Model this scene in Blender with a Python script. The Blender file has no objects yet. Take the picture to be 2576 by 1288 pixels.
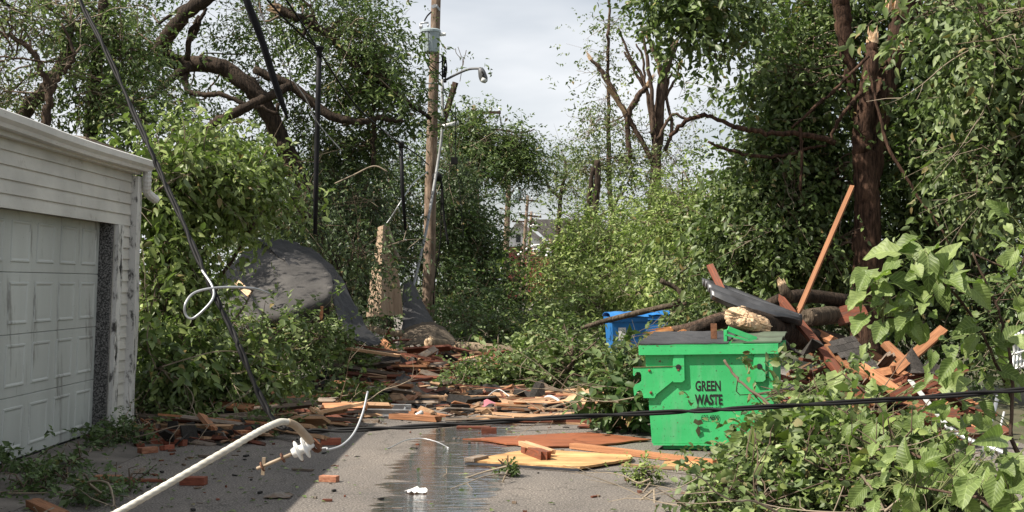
import bpy, math, random
import numpy as np
from mathutils import Vector, Matrix

random.seed(7)
RNG = np.random.default_rng(11)
SC = bpy.context.scene
COL = SC.collection

# ------------------------------------------------------------------ camera, sky, sun, exposure
F, CX, CY, HC = 3400.0, 1320.0, 715.0, 1.6        # focal length in pixels of a 2576 px wide picture; eye height in metres
cd = bpy.data.cameras.new('camera')
cam = bpy.data.objects.new('camera', cd)
COL.objects.link(cam)
cam.location = (0, 0, HC)
cam.rotation_euler = (math.radians(90), 0, 0)
cd.sensor_width = 36.0
cd.lens = 36.0 * F / 2576.0
cd.shift_x = -(CX - 1288.0) / 2576.0
cd.shift_y = (CY - 644.0) / 2576.0
cd.clip_start = 0.1
cd.clip_end = 3000
SC.camera = cam

SUN_EL = math.radians(50)
TOSUN = Vector((-0.945, -0.327, 0)).normalized() * math.cos(SUN_EL) + Vector((0, 0, math.sin(SUN_EL)))
sl = bpy.data.lights.new('sun', 'SUN')
sl.energy = 5.0
sl.angle = math.radians(0.53)
sl.color = (1.0, 0.92, 0.80)
sun = bpy.data.objects.new('sun', sl)
COL.objects.link(sun)
sun.rotation_euler = TOSUN.to_track_quat('Z', 'Y').to_euler()
sun.location = (-20, -12, 30)

world = bpy.data.worlds.new('World')
SC.world = world
world.use_nodes = True
wn, wl = world.node_tree.nodes, world.node_tree.links
wn.clear()
wo = wn.new('ShaderNodeOutputWorld')
bg = wn.new('ShaderNodeBackground')
bg.inputs['Strength'].default_value = 0.050
sky = wn.new('ShaderNodeTexSky')
sky.sky_type = 'NISHITA'
sky.sun_disc = False
sky.sun_elevation = SUN_EL
sky.sun_rotation = math.atan2(TOSUN.x, TOSUN.y)
sky.air_density = 1.0
sky.dust_density = 1.6
tc = wn.new('ShaderNodeTexCoord')
mp = wn.new('ShaderNodeMapping')
mp.inputs['Scale'].default_value = (2.2, 2.2, 7.0)
nz = wn.new('ShaderNodeTexNoise')
nz.inputs['Scale'].default_value = 1.3
nz.inputs['Detail'].default_value = 5
nz.inputs['Roughness'].default_value = 0.5
cr = wn.new('ShaderNodeValToRGB')
cr.color_ramp.elements[0].position = 0.38
cr.color_ramp.elements[0].color = (0.42, 0.42, 0.42, 1)
cr.color_ramp.elements[1].position = 0.64
cr.color_ramp.elements[1].color = (1, 1, 1, 1)
mxw = wn.new('ShaderNodeMixRGB')
mxw.inputs['Color2'].default_value = (10.5, 10.75, 11.1, 1)    # thin bright cloud
wl.new(tc.outputs['Generated'], mp.inputs['Vector'])
wl.new(mp.outputs['Vector'], nz.inputs['Vector'])
wl.new(nz.outputs['Fac'], cr.inputs['Fac'])
wl.new(cr.outputs['Color'], mxw.inputs['Fac'])
wl.new(sky.outputs['Color'], mxw.inputs['Color1'])
wl.new(mxw.outputs['Color'], bg.inputs['Color'])
wl.new(bg.outputs['Background'], wo.inputs['Surface'])

SC.view_settings.view_transform = 'Standard'
SC.view_settings.look = 'None'
SC.view_settings.exposure = 0.92
SC.view_settings.gamma = 1.0
SC.view_settings.use_curve_mapping = False
SC.cycles.max_bounces = 6
SC.cycles.transparent_max_bounces = 12
SC.cycles.caustics_reflective = False
SC.cycles.caustics_refractive = False

# ------------------------------------------------------------------ helpers
def W(px, py, d):
    """the world point d metres down the alley that shows at a spot of the picture"""
    return Vector(((px - CX) / F * d, d, HC + (CY - py) / F * d))

def GD(py, z=0.0):
    return (HC - z) * F / (py - CY)

def G(px, py, z=0.0):
    return W(px, py, GD(py, z))

ROOTLOC = {}

def tag(o, label=None, cat=None, group=None, kind=None):
    if label: o['label'] = label
    if cat: o['category'] = cat
    if group: o['group'] = group
    if kind: o['kind'] = kind
    return o

def thing(name, loc, label, cat, group=None):
    o = bpy.data.objects.new(name, None)
    COL.objects.link(o)
    o.location = loc
    o.empty_display_size = 0.2
    ROOTLOC[o.name] = Vector(loc)
    return tag(o, label, cat, group)

def link(name, me, mat=None, parent=None, base=None):
    o = bpy.data.objects.new(name, me)
    COL.objects.link(o)
    if mat is not None and not me.materials:
        me.materials.append(mat)
    if parent is not None:
        o.parent = parent
        ROOTLOC[o.name] = ROOTLOC[parent.name]
    else:
        o.location = base if base is not None else (0, 0, 0)
        ROOTLOC[o.name] = Vector(o.location)
    return o

class MB:
    def __init__(s):
        s.v, s.f, s.m = [], [], []
    def add(s, vs, fs, mi=0):
        n = len(s.v)
        s.v.extend([tuple(v) for v in vs])
        s.f.extend([tuple(n + i for i in f) for f in fs])
        s.m.extend([mi] * len(fs))
    def box(s, x0, x1, y0, y1, z0, z1, M=None, mi=0):
        vs = [Vector((x, y, z)) for z in (z0, z1) for y in (y0, y1) for x in (x0, x1)]
        if M is not None: vs = [M @ v for v in vs]
        s.add(vs, [(0, 2, 3, 1), (4, 5, 7, 6), (0, 1, 5, 4), (2, 6, 7, 3), (0, 4, 6, 2), (1, 3, 7, 5)], mi)
    def beam(s, a, b, w, h, up=Vector((0, 0, 1)), mi=0):
        a, b = Vector(a), Vector(b)
        M = frame(a, b, up)
        L = (b - a).length
        s.box(-L / 2, L / 2, -w / 2, w / 2, -h / 2, h / 2, M, mi)
    def tube(s, pts, radii, n=8, caps=True, wob=0.0, mi=0):
        pts = [Vector(p) for p in pts]
        k = len(pts)
        if not hasattr(radii, '__len__'): radii = [radii] * k
        base = len(s.v)
        u = None
        for i, p in enumerate(pts):
            t = (pts[min(i + 1, k - 1)] - pts[max(i - 1, 0)])
            if t.length < 1e-9: t = Vector((0, 0, 1))
            t.normalize()
            if u is None:
                u = t.orthogonal().normalized()
            else:
                u = (u - t * u.dot(t))
                u = u.normalized() if u.length > 1e-6 else t.orthogonal().normalized()
            w = t.cross(u)
            for j in range(n):
                a = 2 * math.pi * j / n
                r = radii[i] * (1 + (random.uniform(-wob, wob) if wob else 0))
                s.v.append(tuple(p + u * (math.cos(a) * r) + w * (math.sin(a) * r)))
        for i in range(k - 1):
            for j in range(n):
                a = base + i * n + j
                b = base + i * n + (j + 1) % n
                s.f.append((a, b, b + n, a + n)); s.m.append(mi)
        if caps:
            s.f.append(tuple(base + j for j in reversed(range(n)))); s.m.append(mi)
            s.f.append(tuple(base + (k - 1) * n + j for j in range(n))); s.m.append(mi)
    def prism(s, poly, O, U, V, N, t, mi=0):
        """polygon (u, v) in the plane O + uU + vV, thickened by t along N"""
        O, U, V, N = Vector(O), Vector(U), Vector(V), Vector(N)
        k = len(poly)
        vs = [O + U * a + V * b for a, b in poly] + [O + U * a + V * b + N * t for a, b in poly]
        fs = [tuple(range(k)), tuple(range(2 * k - 1, k - 1, -1))]
        fs += [(i, i + k, (i + 1) % k + k, (i + 1) % k) for i in range(k)]
        s.add(vs, fs, mi)
    def lathe(s, prof, O, A, n=20, mi=0):
        O, A = Vector(O), Vector(A).normalized()
        u = A.orthogonal().normalized(); w = A.cross(u)
        base = len(s.v)
        for r, h in prof:
            for j in range(n):
                a = 2 * math.pi * j / n
                s.v.append(tuple(O + A * h + u * (r * math.cos(a)) + w * (r * math.sin(a))))
        for i in range(len(prof) - 1):
            for j in range(n):
                a = base + i * n + j; b = base + i * n + (j + 1) % n
                s.f.append((a, b, b + n, a + n)); s.m.append(mi)
        s.f.append(tuple(base + j for j in reversed(range(n)))); s.m.append(mi)
        e = base + (len(prof) - 1) * n
        s.f.append(tuple(e + j for j in range(n))); s.m.append(mi)
    def grid(s, P, thick=0.0, mi=0, closed=True):
        """P[i][j] points; a sheet, with a back face when thick > 0"""
        R, C = len(P), len(P[0])
        P = [[Vector(p) for p in r] for r in P]
        base = len(s.v)
        for r in P: s.v.extend([tuple(p) for p in r])
        for i in range(R - 1):
            for j in range(C - 1):
                a = base + i * C + j
                s.f.append((a, a + 1, a + C + 1, a + C)); s.m.append(mi)
        if thick:
            b2 = len(s.v)
            for i in range(R):
                for j in range(C):
                    du = P[min(i + 1, R - 1)][j] - P[max(i - 1, 0)][j]
                    dv = P[i][min(j + 1, C - 1)] - P[i][max(j - 1, 0)]
                    n = du.cross(dv)
                    n = n.normalized() if n.length > 1e-9 else Vector((0, 0, 1))
                    s.v.append(tuple(P[i][j] + n * thick))
            for i in range(R - 1):
                for j in range(C - 1):
                    a = b2 + i * C + j
                    s.f.append((a + C, a + C + 1, a + 1, a)); s.m.append(mi)
            ring = [(0, j) for j in range(C)] + [(i, C - 1) for i in range(1, R)] + [(R - 1, j) for j in range(C - 2, -1, -1)] + [(i, 0) for i in range(R - 2, 0, -1)]
            for q in range(len(ring)):
                a = ring[q]; b = ring[(q + 1) % len(ring)]
                ia, ib = a[0] * C + a[1], b[0] * C + b[1]
                s.f.append((base + ib, base + ia, b2 + ia, b2 + ib)); s.m.append(mi)
    def build(s, name, mat=None, parent=None, smooth=False, base=None, mats=None):
        me = bpy.data.meshes.new(name)
        if parent is not None: off = ROOTLOC[parent.name]
        else:
            if base is None:
                xs = np.array(s.v)
                base = Vector((float(xs[:, 0].mean()), float(xs[:, 1].mean()), float(xs[:, 2].min())))
            off = Vector(base)
        me.from_pydata([(v[0] - off.x, v[1] - off.y, v[2] - off.z) for v in s.v], [], s.f)
        if smooth: me.polygons.foreach_set('use_smooth', [True] * len(s.f))
        for m in (mats or ([mat] if mat else [])): me.materials.append(m)
        if mats: me.polygons.foreach_set('material_index', s.m)
        me.update()
        return link(name, me, None, parent, off)

def frame(a, b, up=Vector((0, 0, 1))):
    """matrix with x from a to b, z as near up as it goes, origin half way"""
    a, b, up = Vector(a), Vector(b), Vector(up)
    x = (b - a).normalized()
    y = up.cross(x)
    y = y.normalized() if y.length > 1e-4 else x.orthogonal().normalized()
    z = x.cross(y)
    M = Matrix((x, y, z)).transposed().to_4x4()
    M.translation = (a + b) / 2
    return M

def cat(pts, n=6):
    """Catmull-Rom through points (any dimension)"""
    P = [np.array(p, float) for p in pts]
    if len(P) == 2: P = [P[0], (P[0] + P[1]) / 2, P[1]]
    out = []
    k = len(P)
    for i in range(k - 1):
        p0 = P[i - 1] if i else 2 * P[0] - P[1]
        p3 = P[i + 2] if i + 2 < k else 2 * P[k - 1] - P[k - 2]
        p1, p2 = P[i], P[i + 1]
        for q in range(n):
            t = q / n
            out.append(0.5 * ((2 * p1) + (-p0 + p2) * t + (2 * p0 - 5 * p1 + 4 * p2 - p3) * t * t + (-p0 + 3 * p1 - 3 * p2 + p3) * t ** 3))
    out.append(P[-1])
    return out

def surf(ctrl, nu=5, nv=5, amp=0.0, seed=0):
    """bicubic sheet through a control grid of (px, py, d)"""
    rows = [[np.array(W(*c)) for c in r] for r in ctrl]
    rows = [cat(r, nv) for r in rows]
    cols = [cat([r[j] for r in rows], nu) for j in range(len(rows[0]))]
    R, C = len(cols[0]), len(cols)
    rg = np.random.default_rng(seed)
    out = [[cols[j][i] + (rg.normal(size=3) * amp if amp else 0) for j in range(C)] for i in range(R)]
    return [[Vector(p) for p in r] for r in out]

# ------------------------------------------------------------------ materials
def nodes(name):
    m = bpy.data.materials.new(name)
    m.use_nodes = True
    nt = m.node_tree
    return m, nt.nodes, nt.links, nt.nodes['Principled BSDF']

def noise(n, l, vec, scale, detail=4, rough=0.55):
    t = n.new('ShaderNodeTexNoise')
    t.inputs['Scale'].default_value = scale
    t.inputs['Detail'].default_value = detail
    t.inputs['Roughness'].default_value = rough
    if vec is not None: l.new(vec, t.inputs['Vector'])
    return t.outputs['Fac']

def ramp(n, l, fac, stops):
    r = n.new('ShaderNodeValToRGB')
    e = r.color_ramp.elements
    while len(e) < len(stops): e.new(0.5)
    for i, (p, c) in enumerate(stops):
        e[i].position = p
        e[i].color = (*c, 1) if len(c) == 3 else c
    l.new(fac, r.inputs['Fac'])
    return r.outputs['Color']

def mixc(n, l, fac, a, b, mode='MIX'):
    x = n.new('ShaderNodeMixRGB')
    x.blend_type = mode
    for sock, val in (('Fac', fac), ('Color1', a), ('Color2', b)):
        if isinstance(val, (int, float)): x.inputs[sock].default_value = val
        elif isinstance(val, tuple): x.inputs[sock].default_value = (*val, 1)
        else: l.new(val, x.inputs[sock])
    return x.outputs['Color']

def coords(n, l, stretch=(1, 1, 1), which='Object', rnd=False):
    t = n.new('ShaderNodeTexCoord')
    m = n.new('ShaderNodeMapping')
    m.inputs['Scale'].default_value = stretch
    l.new(t.outputs[which], m.inputs['Vector'])
    if rnd:
        oi = n.new('ShaderNodeObjectInfo')
        mu = n.new('ShaderNodeMath'); mu.operation = 'MULTIPLY'; mu.inputs[1].default_value = 37.0
        l.new(oi.outputs['Random'], mu.inputs[0])
        l.new(mu.outputs[0], m.inputs['Location'])
    return m.outputs['Vector']

def bumpn(n, l, bs, fac, strength, dist=0.02):
    b = n.new('ShaderNodeBump')
    b.inputs['Strength'].default_value = strength
    b.inputs['Distance'].default_value = dist
    l.new(fac, b.inputs['Height'])
    l.new(b.outputs['Normal'], bs.inputs['Normal'])
    return b

def mat(name, c1, c2=None, scale=4.0, rough=0.7, bump=0.0, bscale=40.0, metal=0.0, stretch=(1, 1, 1), spec=0.35,
        specks=None, rnd=0.0, dist=0.02, lo=0.35, hi=0.65):
    """two-tone noise, optional specks (colour, scale, threshold), optional brightness change per object"""
    m, n, l, bs = nodes(name)
    v = coords(n, l, stretch, rnd=True)
    c2 = c2 or tuple(x * 0.75 for x in c1)
    col = ramp(n, l, noise(n, l, v, scale, 6), [(lo, c2), (hi, c1)])
    if specks:
        for (sc_, ss, th) in specks:
            f = ramp(n, l, noise(n, l, v, ss, 3, 0.6), [(th, (0, 0, 0)), (th + 0.04, (1, 1, 1))])
            col = mixc(n, l, f, col, sc_)
    if rnd:
        oi = n.new('ShaderNodeObjectInfo')
        mr = n.new('ShaderNodeMapRange')
        mr.inputs['To Min'].default_value = 1 - rnd
        mr.inputs['To Max'].default_value = 1 + rnd
        l.new(oi.outputs['Random'], mr.inputs['Value'])
        h = n.new('ShaderNodeHueSaturation')
        l.new(mr.outputs['Result'], h.inputs['Value'])
        l.new(col, h.inputs['Color'])
        col = h.outputs['Color']
    l.new(col, bs.inputs['Base Color'])
    bs.inputs['Roughness'].default_value = rough
    bs.inputs['Metallic'].default_value = metal
    bs.inputs['Specular IOR Level'].default_value = spec
    if bump: bumpn(n, l, bs, noise(n, l, v, bscale, 5, 0.6), bump, dist)
    return m

def woodmat(name, pale, dark, rnd=0.3, weather=None):
    m, n, l, bs = nodes(name)
    v = coords(n, l, (2.2, 3.5, 3.5), rnd=True)
    v2 = coords(n, l, (1.2, 16, 10), rnd=True)
    g = noise(n, l, v2, 2.2, 6, 0.65)
    col = ramp(n, l, g, [(0.32, dark), (0.5, tuple((a + b) / 2 for a, b in zip(pale, dark))), (0.66, pale)])
    big = ramp(n, l, noise(n, l, v, 1.2, 3), [(0.35, (0.62, 0.62, 0.62)), (0.65, (1.05, 1.05, 1.05))])
    col = mixc(n, l, 1.0, col, big, 'MULTIPLY')
    if weather:
        f = ramp(n, l, noise(n, l, v, 2.4, 5), [(0.46, (0, 0, 0)), (0.62, (1, 1, 1))])
        col = mixc(n, l, f, col, weather)
    oi = n.new('ShaderNodeObjectInfo')
    mr = n.new('ShaderNodeMapRange')
    mr.inputs['To Min'].default_value = 1 - rnd
    mr.inputs['To Max'].default_value = 1 + rnd
    l.new(oi.outputs['Random'], mr.inputs['Value'])
    h = n.new('ShaderNodeHueSaturation')
    l.new(mr.outputs['Result'], h.inputs['Value'])
    l.new(col, h.inputs['Color'])
    l.new(h.outputs['Color'], bs.inputs['Base Color'])
    bs.inputs['Roughness'].default_value = 0.72
    bs.inputs['Specular IOR Level'].default_value = 0.25
    bumpn(n, l, bs, g, 0.35, 0.01)
    return m

def leafmat(name, c, c2, trans=0.3, rough=0.42):
    """leaf: colour changes from leaf to leaf; a paler underside; light comes through"""
    m, n, l, bs = nodes(name)
    ge = n.new('ShaderNodeNewGeometry')
    col = ramp(n, l, ge.outputs['Random Per Island'], [(0.0, tuple(x * 0.62 for x in c)), (0.45, c), (0.85, c2), (0.965, tuple(min(1, x * 1.25) for x in c2)), (0.975, (0.19, 0.145, 0.06))])
    ta = n.new('ShaderNodeAttribute'); ta.attribute_name = 'tone'
    hv = n.new('ShaderNodeHueSaturation'); l.new(ta.outputs['Fac'], hv.inputs['Value']); l.new(col, hv.inputs['Color'])
    col = hv.outputs['Color']
    under = mixc(n, l, 0.35, col, (0.17, 0.22, 0.13))
    col = mixc(n, l, ge.outputs['Backfacing'], col, under)
    l.new(col, bs.inputs['Base Color'])
    bs.inputs['Roughness'].default_value = rough
    bs.inputs['Specular IOR Level'].default_value = 0.26
    tr = n.new('ShaderNodeBsdfTranslucent')
    tcol = mixc(n, l, 1.0, col, (1.1, 1.4, 0.6), 'MULTIPLY')
    l.new(tcol, tr.inputs['Color'])
    mx = n.new('ShaderNodeMixShader')
    mx.inputs['Fac'].default_value = trans
    l.new(bs.outputs['BSDF'], mx.inputs[1])
    l.new(tr.outputs['BSDF'], mx.inputs[2])
    l.new(mx.outputs['Shader'], n['Material Output'].inputs['Surface'])
    return m

def barkmat(name, c1, c2, bs_=1.0):
    m, n, l, bs = nodes(name)
    v = coords(n, l, (26 * bs_, 26 * bs_, 5 * bs_))
    v2 = coords(n, l, (3, 3, 1.5))
    f = noise(n, l, v, 1.0, 5, 0.65)
    col = ramp(n, l, f, [(0.36, c2), (0.64, c1)])
    col = mixc(n, l, 1.0, col, ramp(n, l, noise(n, l, v2, 1.2, 3), [(0.3, (0.6, 0.6, 0.6)), (0.7, (1.15, 1.1, 1.05))]), 'MULTIPLY')
    l.new(col, bs.inputs['Base Color'])
    bs.inputs['Roughness'].default_value = 0.9
    bs.inputs['Specular IOR Level'].default_value = 0.15
    bumpn(n, l, bs, f, 0.9, 0.04)
    return m

M = {}
M['bark_dark'] = barkmat('bark_dark', (0.075, 0.055, 0.042), (0.02, 0.016, 0.013))
M['bark_red'] = barkmat('bark_red', (0.105, 0.062, 0.043), (0.02, 0.012, 0.009))
M['bark_grey'] = barkmat('bark_grey', (0.15, 0.12, 0.09), (0.05, 0.04, 0.03))
M['bark_brown'] = barkmat('bark_brown', (0.125, 0.088, 0.066), (0.038, 0.026, 0.021))
M['bark_pale'] = barkmat('bark_pale', (0.30, 0.25, 0.18), (0.14, 0.11, 0.08))
M['twig'] = mat('twig', (0.12, 0.085, 0.06), rough=0.85)
M['twig_pale'] = mat('twig_pale', (0.27, 0.22, 0.16), rough=0.8)
M['raw_wood'] = woodmat('raw_wood', (0.72, 0.56, 0.38), (0.42, 0.24, 0.12), 0.1)
M['raw_orange'] = woodmat('raw_orange', (0.62, 0.33, 0.14), (0.33, 0.13, 0.05), 0.1)
M['lumber'] = woodmat('lumber', (0.48, 0.235, 0.115), (0.25, 0.10, 0.05), 0.4)
M['lumber_pale'] = woodmat('lumber_pale', (0.62, 0.42, 0.26), (0.40, 0.21, 0.105), 0.35)
M['lumber_red'] = woodmat('lumber_red', (0.30, 0.095, 0.05), (0.12, 0.035, 0.02), 0.35, (0.10, 0.05, 0.035))
M['lumber_old'] = woodmat('lumber_old', (0.27, 0.20, 0.14), (0.11, 0.07, 0.05), 0.35, (0.20, 0.18, 0.16))
M['ply_red'] = woodmat('ply_red', (0.36, 0.125, 0.055), (0.21, 0.065, 0.03), 0.05, (0.20, 0.07, 0.035))
M['osb'] = woodmat('osb', (0.70, 0.43, 0.20), (0.36, 0.185, 0.07), 0.05)
M['leaf_mid'] = leafmat('leaf_mid', (0.080, 0.122, 0.034), (0.138, 0.180, 0.060), 0.22)
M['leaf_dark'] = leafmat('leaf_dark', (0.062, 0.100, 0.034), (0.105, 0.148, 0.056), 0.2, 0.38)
M['leaf_shade'] = leafmat('leaf_shade', (0.040, 0.064, 0.024), (0.066, 0.096, 0.038), 0.16, 0.45)  # leaf green darkened so the thicket's shade is painted into the colour
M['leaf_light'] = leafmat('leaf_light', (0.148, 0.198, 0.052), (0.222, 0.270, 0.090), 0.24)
M['leaf_grey'] = leafmat('leaf_grey', (0.115, 0.150, 0.056), (0.170, 0.20, 0.085), 0.24)
M['leaf_brush'] = leafmat('leaf_brush', (0.105, 0.150, 0.048), (0.175, 0.215, 0.086), 0.22, 0.5)
M['leaf_big'] = leafmat('leaf_big', (0.12, 0.185, 0.05), (0.18, 0.25, 0.085), 0.3, 0.5)
M['leaf_dry'] = leafmat('leaf_dry', (0.15, 0.13, 0.05), (0.2, 0.15, 0.07), 0.25, 0.6)
M['stalk'] = mat('stalk', (0.16, 0.19, 0.07), (0.12, 0.13, 0.05), 6, 0.6)
M['wilted'] = mat('wilted', (0.075, 0.075, 0.035), (0.04, 0.045, 0.02), 20, 0.7)
M['pole_wood'] = barkmat('pole_wood', (0.33, 0.255, 0.20), (0.16, 0.115, 0.085), 0.8)
M['arm_wood'] = barkmat('arm_wood', (0.10, 0.07, 0.055), (0.04, 0.028, 0.022), 0.8)
M['arm_metal'] = mat('arm_metal', (0.13, 0.135, 0.14), (0.08, 0.08, 0.085), 6, 0.5, metal=0.3)
M['galv'] = mat('galv', (0.45, 0.46, 0.47), (0.3, 0.31, 0.32), 6, 0.45, metal=0.6)
M['steel_white'] = mat('steel_white', (0.66, 0.67, 0.66), (0.5, 0.5, 0.49), 8, 0.4, metal=0.3)
M['alu'] = mat('alu', (0.62, 0.63, 0.64), (0.42, 0.43, 0.44), 8, 0.35, metal=0.75)
M['black_cable'] = mat('black_cable', (0.013, 0.013, 0.014), (0.008, 0.008, 0.008), 8, 0.6, spec=0.12)
M['black_pipe'] = mat('black_pipe', (0.014, 0.014, 0.016), (0.008, 0.008, 0.009), 8, 0.6, spec=0.12)
M['rust'] = mat('rust', (0.19, 0.08, 0.04), (0.08, 0.035, 0.02), 9, 0.8, 0.3)
M['tank'] = mat('tank', (0.33, 0.39, 0.41), (0.28, 0.33, 0.35), 3, 0.42)
M['porcelain'] = mat('porcelain', (0.74, 0.74, 0.72), (0.6, 0.6, 0.58), 6, 0.25, spec=0.5)
M['white_trash'] = mat('white_trash', (0.75, 0.74, 0.72), (0.5, 0.5, 0.5), 7, 0.6)
M['brick'] = mat('brick', (0.30, 0.095, 0.055), (0.17, 0.05, 0.03), 3, 0.9, 0.3, 30, rnd=0.35)
M['brick_chip'] = mat('brick_chip', (0.38, 0.19, 0.115), (0.22, 0.08, 0.045), 3, 0.9, 0.3, 30, rnd=0.3)
# ------------------------------------------------------------------ the setting: ground, alley, water
def asphaltmat():
    m, n, l, bs = nodes('asphalt')
    v = coords(n, l, (1, 1, 1))
    vs = coords(n, l, (1.0, 0.5, 1.0))
    fine = noise(n, l, v, 62, 4, 0.75)
    big = noise(n, l, vs, 0.9, 6, 0.6)
    col = ramp(n, l, fine, [(0.34, (0.05, 0.046, 0.042)), (0.5, (0.145, 0.132, 0.121)), (0.64, (0.37, 0.335, 0.30))])
    col = mixc(n, l, 1.0, col, ramp(n, l, big, [(0.3, (0.66, 0.66, 0.67)), (0.65, (1.12, 1.08, 1.04))]), 'MULTIPLY')
    # cracks
    vo = n.new('ShaderNodeTexVoronoi'); vo.feature = 'DISTANCE_TO_EDGE'; vo.inputs['Scale'].default_value = 0.55
    dv = n.new('ShaderNodeVectorMath'); dv.operation = 'ADD'
    nn = n.new('ShaderNodeTexNoise'); nn.inputs['Scale'].default_value = 2.5; nn.inputs['Detail'].default_value = 5
    l.new(v, nn.inputs['Vector']); l.new(v, dv.inputs[0]); l.new(nn.outputs['Color'], dv.inputs[1])
    l.new(dv.outputs[0], vo.inputs['Vector'])
    ck = ramp(n, l, vo.outputs['Distance'], [(0.0, (0.42, 0.42, 0.42)), (0.012, (1, 1, 1))])
    col = mixc(n, l, 0.7, col, ck, 'MULTIPLY')
    dirt = ramp(n, l, noise(n, l, v, 2.6, 7, 0.7), [(0.56, (0, 0, 0)), (0.7, (1, 1, 1))])
    dm = n.new('ShaderNodeMath'); dm.operation = 'MULTIPLY'; dm.inputs[1].default_value = 0.45
    l.new(dirt, dm.inputs[0])
    col = mixc(n, l, dm.outputs[0], col, (0.10, 0.082, 0.065))
    l.new(col, bs.inputs['Base Color'])
    bs.inputs['Roughness'].default_value = 0.82
    bs.inputs['Specular IOR Level'].default_value = 0.3
    bumpn(n, l, bs, fine, 0.9, 0.012)
    return m

def watermat():
    m, n, l, bs = nodes('water')
    v = coords(n, l, (0.9, 4.0, 1))
    rip = noise(n, l, v, 2.6, 5, 0.6)
    gl = n.new('ShaderNodeBsdfGlossy'); gl.inputs['Roughness'].default_value = 0.05
    gl.inputs['Color'].default_value = (0.95, 0.95, 0.95, 1)
    b = n.new('ShaderNodeBump'); b.inputs['Strength'].default_value = 0.5; b.inputs['Distance'].default_value = 0.022
    l.new(rip, b.inputs['Height']); l.new(b.outputs['Normal'], gl.inputs['Normal'])
    tr = n.new('ShaderNodeBsdfTransparent'); tr.inputs['Color'].default_value = (0.56, 0.51, 0.45, 1)   # wet, dark bottom
    fr = n.new('ShaderNodeFresnel'); fr.inputs['IOR'].default_value = 1.75
    l.new(b.outputs['Normal'], fr.inputs['Normal'])
    mx = n.new('ShaderNodeMixShader')
    l.new(fr.outputs[0], mx.inputs['Fac']); l.new(tr.outputs[0], mx.inputs[1]); l.new(gl.outputs[0], mx.inputs[2])
    # thin film breaks up over the high spots of the asphalt
    tt = n.new('ShaderNodeBsdfTransparent')
    at = n.new('ShaderNodeAttribute'); at.attribute_name = 'depth'
    film = noise(n, l, coords(n, l, (0.55, 3.4, 1)), 2.0, 7, 0.66)
    ad = n.new('ShaderNodeMath'); ad.operation = 'ADD'
    l.new(at.outputs['Fac'], ad.inputs[0]); l.new(film, ad.inputs[1])
    f = ramp(n, l, ad.outputs[0], [(0.60, (0, 0, 0)), (0.67, (1, 1, 1))])
    m2 = n.new('ShaderNodeMixShader')
    l.new(f, m2.inputs['Fac']); l.new(tt.outputs[0], m2.inputs[1]); l.new(mx.outputs[0], m2.inputs[2])
    l.new(m2.outputs[0], n['Material Output'].inputs['Surface'])
    return m

M['soil'] = mat('soil', (0.085, 0.075, 0.045), (0.04, 0.05, 0.022), 0.8, 0.95, 0.5, 12)
b = MB(); b.box(-900, 900, -200, 1600, -1.0, -0.03)
o = b.build('ground', M['soil'], base=(0, 0, 0)); tag(o, kind='structure')

b = MB()                                                     # the alley: a slightly crowned, worn strip
YS = [-6 + 1.5 * i for i in range(110)]
XS = [-6.2, -4.6, -3.6, -2.4, -1.2, -0.6, 0, 0.8, 1.8, 3, 5.0]
b.grid([[(x, y, (0.0 if abs(x) > 0 else 0.0)) for x in XS] for y in YS], 0.0)
b.box(-6.2, 5.0, -6, 157.5, -0.028, -0.012)
o = b.build('alley', asphaltmat(), base=(0, 0, 0)); tag(o, kind='structure')

# concrete apron up to the garage door
M['concrete'] = mat('concrete', (0.17, 0.15, 0.13), (0.09, 0.08, 0.07), 2.0, 0.9, 0.4, 60)
b = MB()
pr = [(-6.0, 0.095), (-4.28, 0.095), (-3.75, 0.02), (-3.6, 0.004), (-3.6, -0.05), (-6.0, -0.05)]
b.prism([(x, z) for x, z in pr], (0, 7.0, 0), (1, 0, 0), (0, 0, 1), (0, 1, 0), 7.3)
o = b.build('apron', M['concrete'], base=(0, 0, 0)); tag(o, kind='structure')

# the puddle running down the middle
b = MB()
edge = [(1230, 1042, 1330, 1042), (1150, 1062, 1330, 1060), (1090, 1085, 1310, 1085), (1055, 1110, 1300, 1112), (1040, 1140, 1290, 1140),
        (1010, 1170, 1285, 1172), (990, 1200, 1275, 1205), (985, 1235, 1270, 1240), (955, 1275, 1265, 1275), (930, 1310, 1262, 1310), (900, 1400, 1255, 1400)]
pl = [np.array(G(a, y1, 0.004)) for a, y1, c, y2 in edge]
prr = [np.array(G(c, y2, 0.004)) for a, y1, c, y2 in edge]
pl, prr = cat(pl, 4), cat(prr, 4)
NC = 15
P = []; dep = []
for i, (a, c) in enumerate(zip(pl, prr)):
    a = a + np.array([-0.25, 0, 0]); c = c + np.array([0.12, 0, 0])
    row = []
    for j in range(NC):
        t = j / (NC - 1)
        row.append(Vector(a + (c - a) * t))
        ee = min(1, min(t, 1 - t) * 4.0) * min(1, min(i, len(pl) - 1 - i) / 4)
        dep.append(-0.14 + 0.38 * ee)
    P.append(row)
b.grid(P)
o = b.build('puddle', watermat(), base=(0, 0, 0)); tag(o, kind='structure')
at = o.data.attributes.new('depth', 'FLOAT', 'POINT'); at.data.foreach_set('value', dep)

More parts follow.
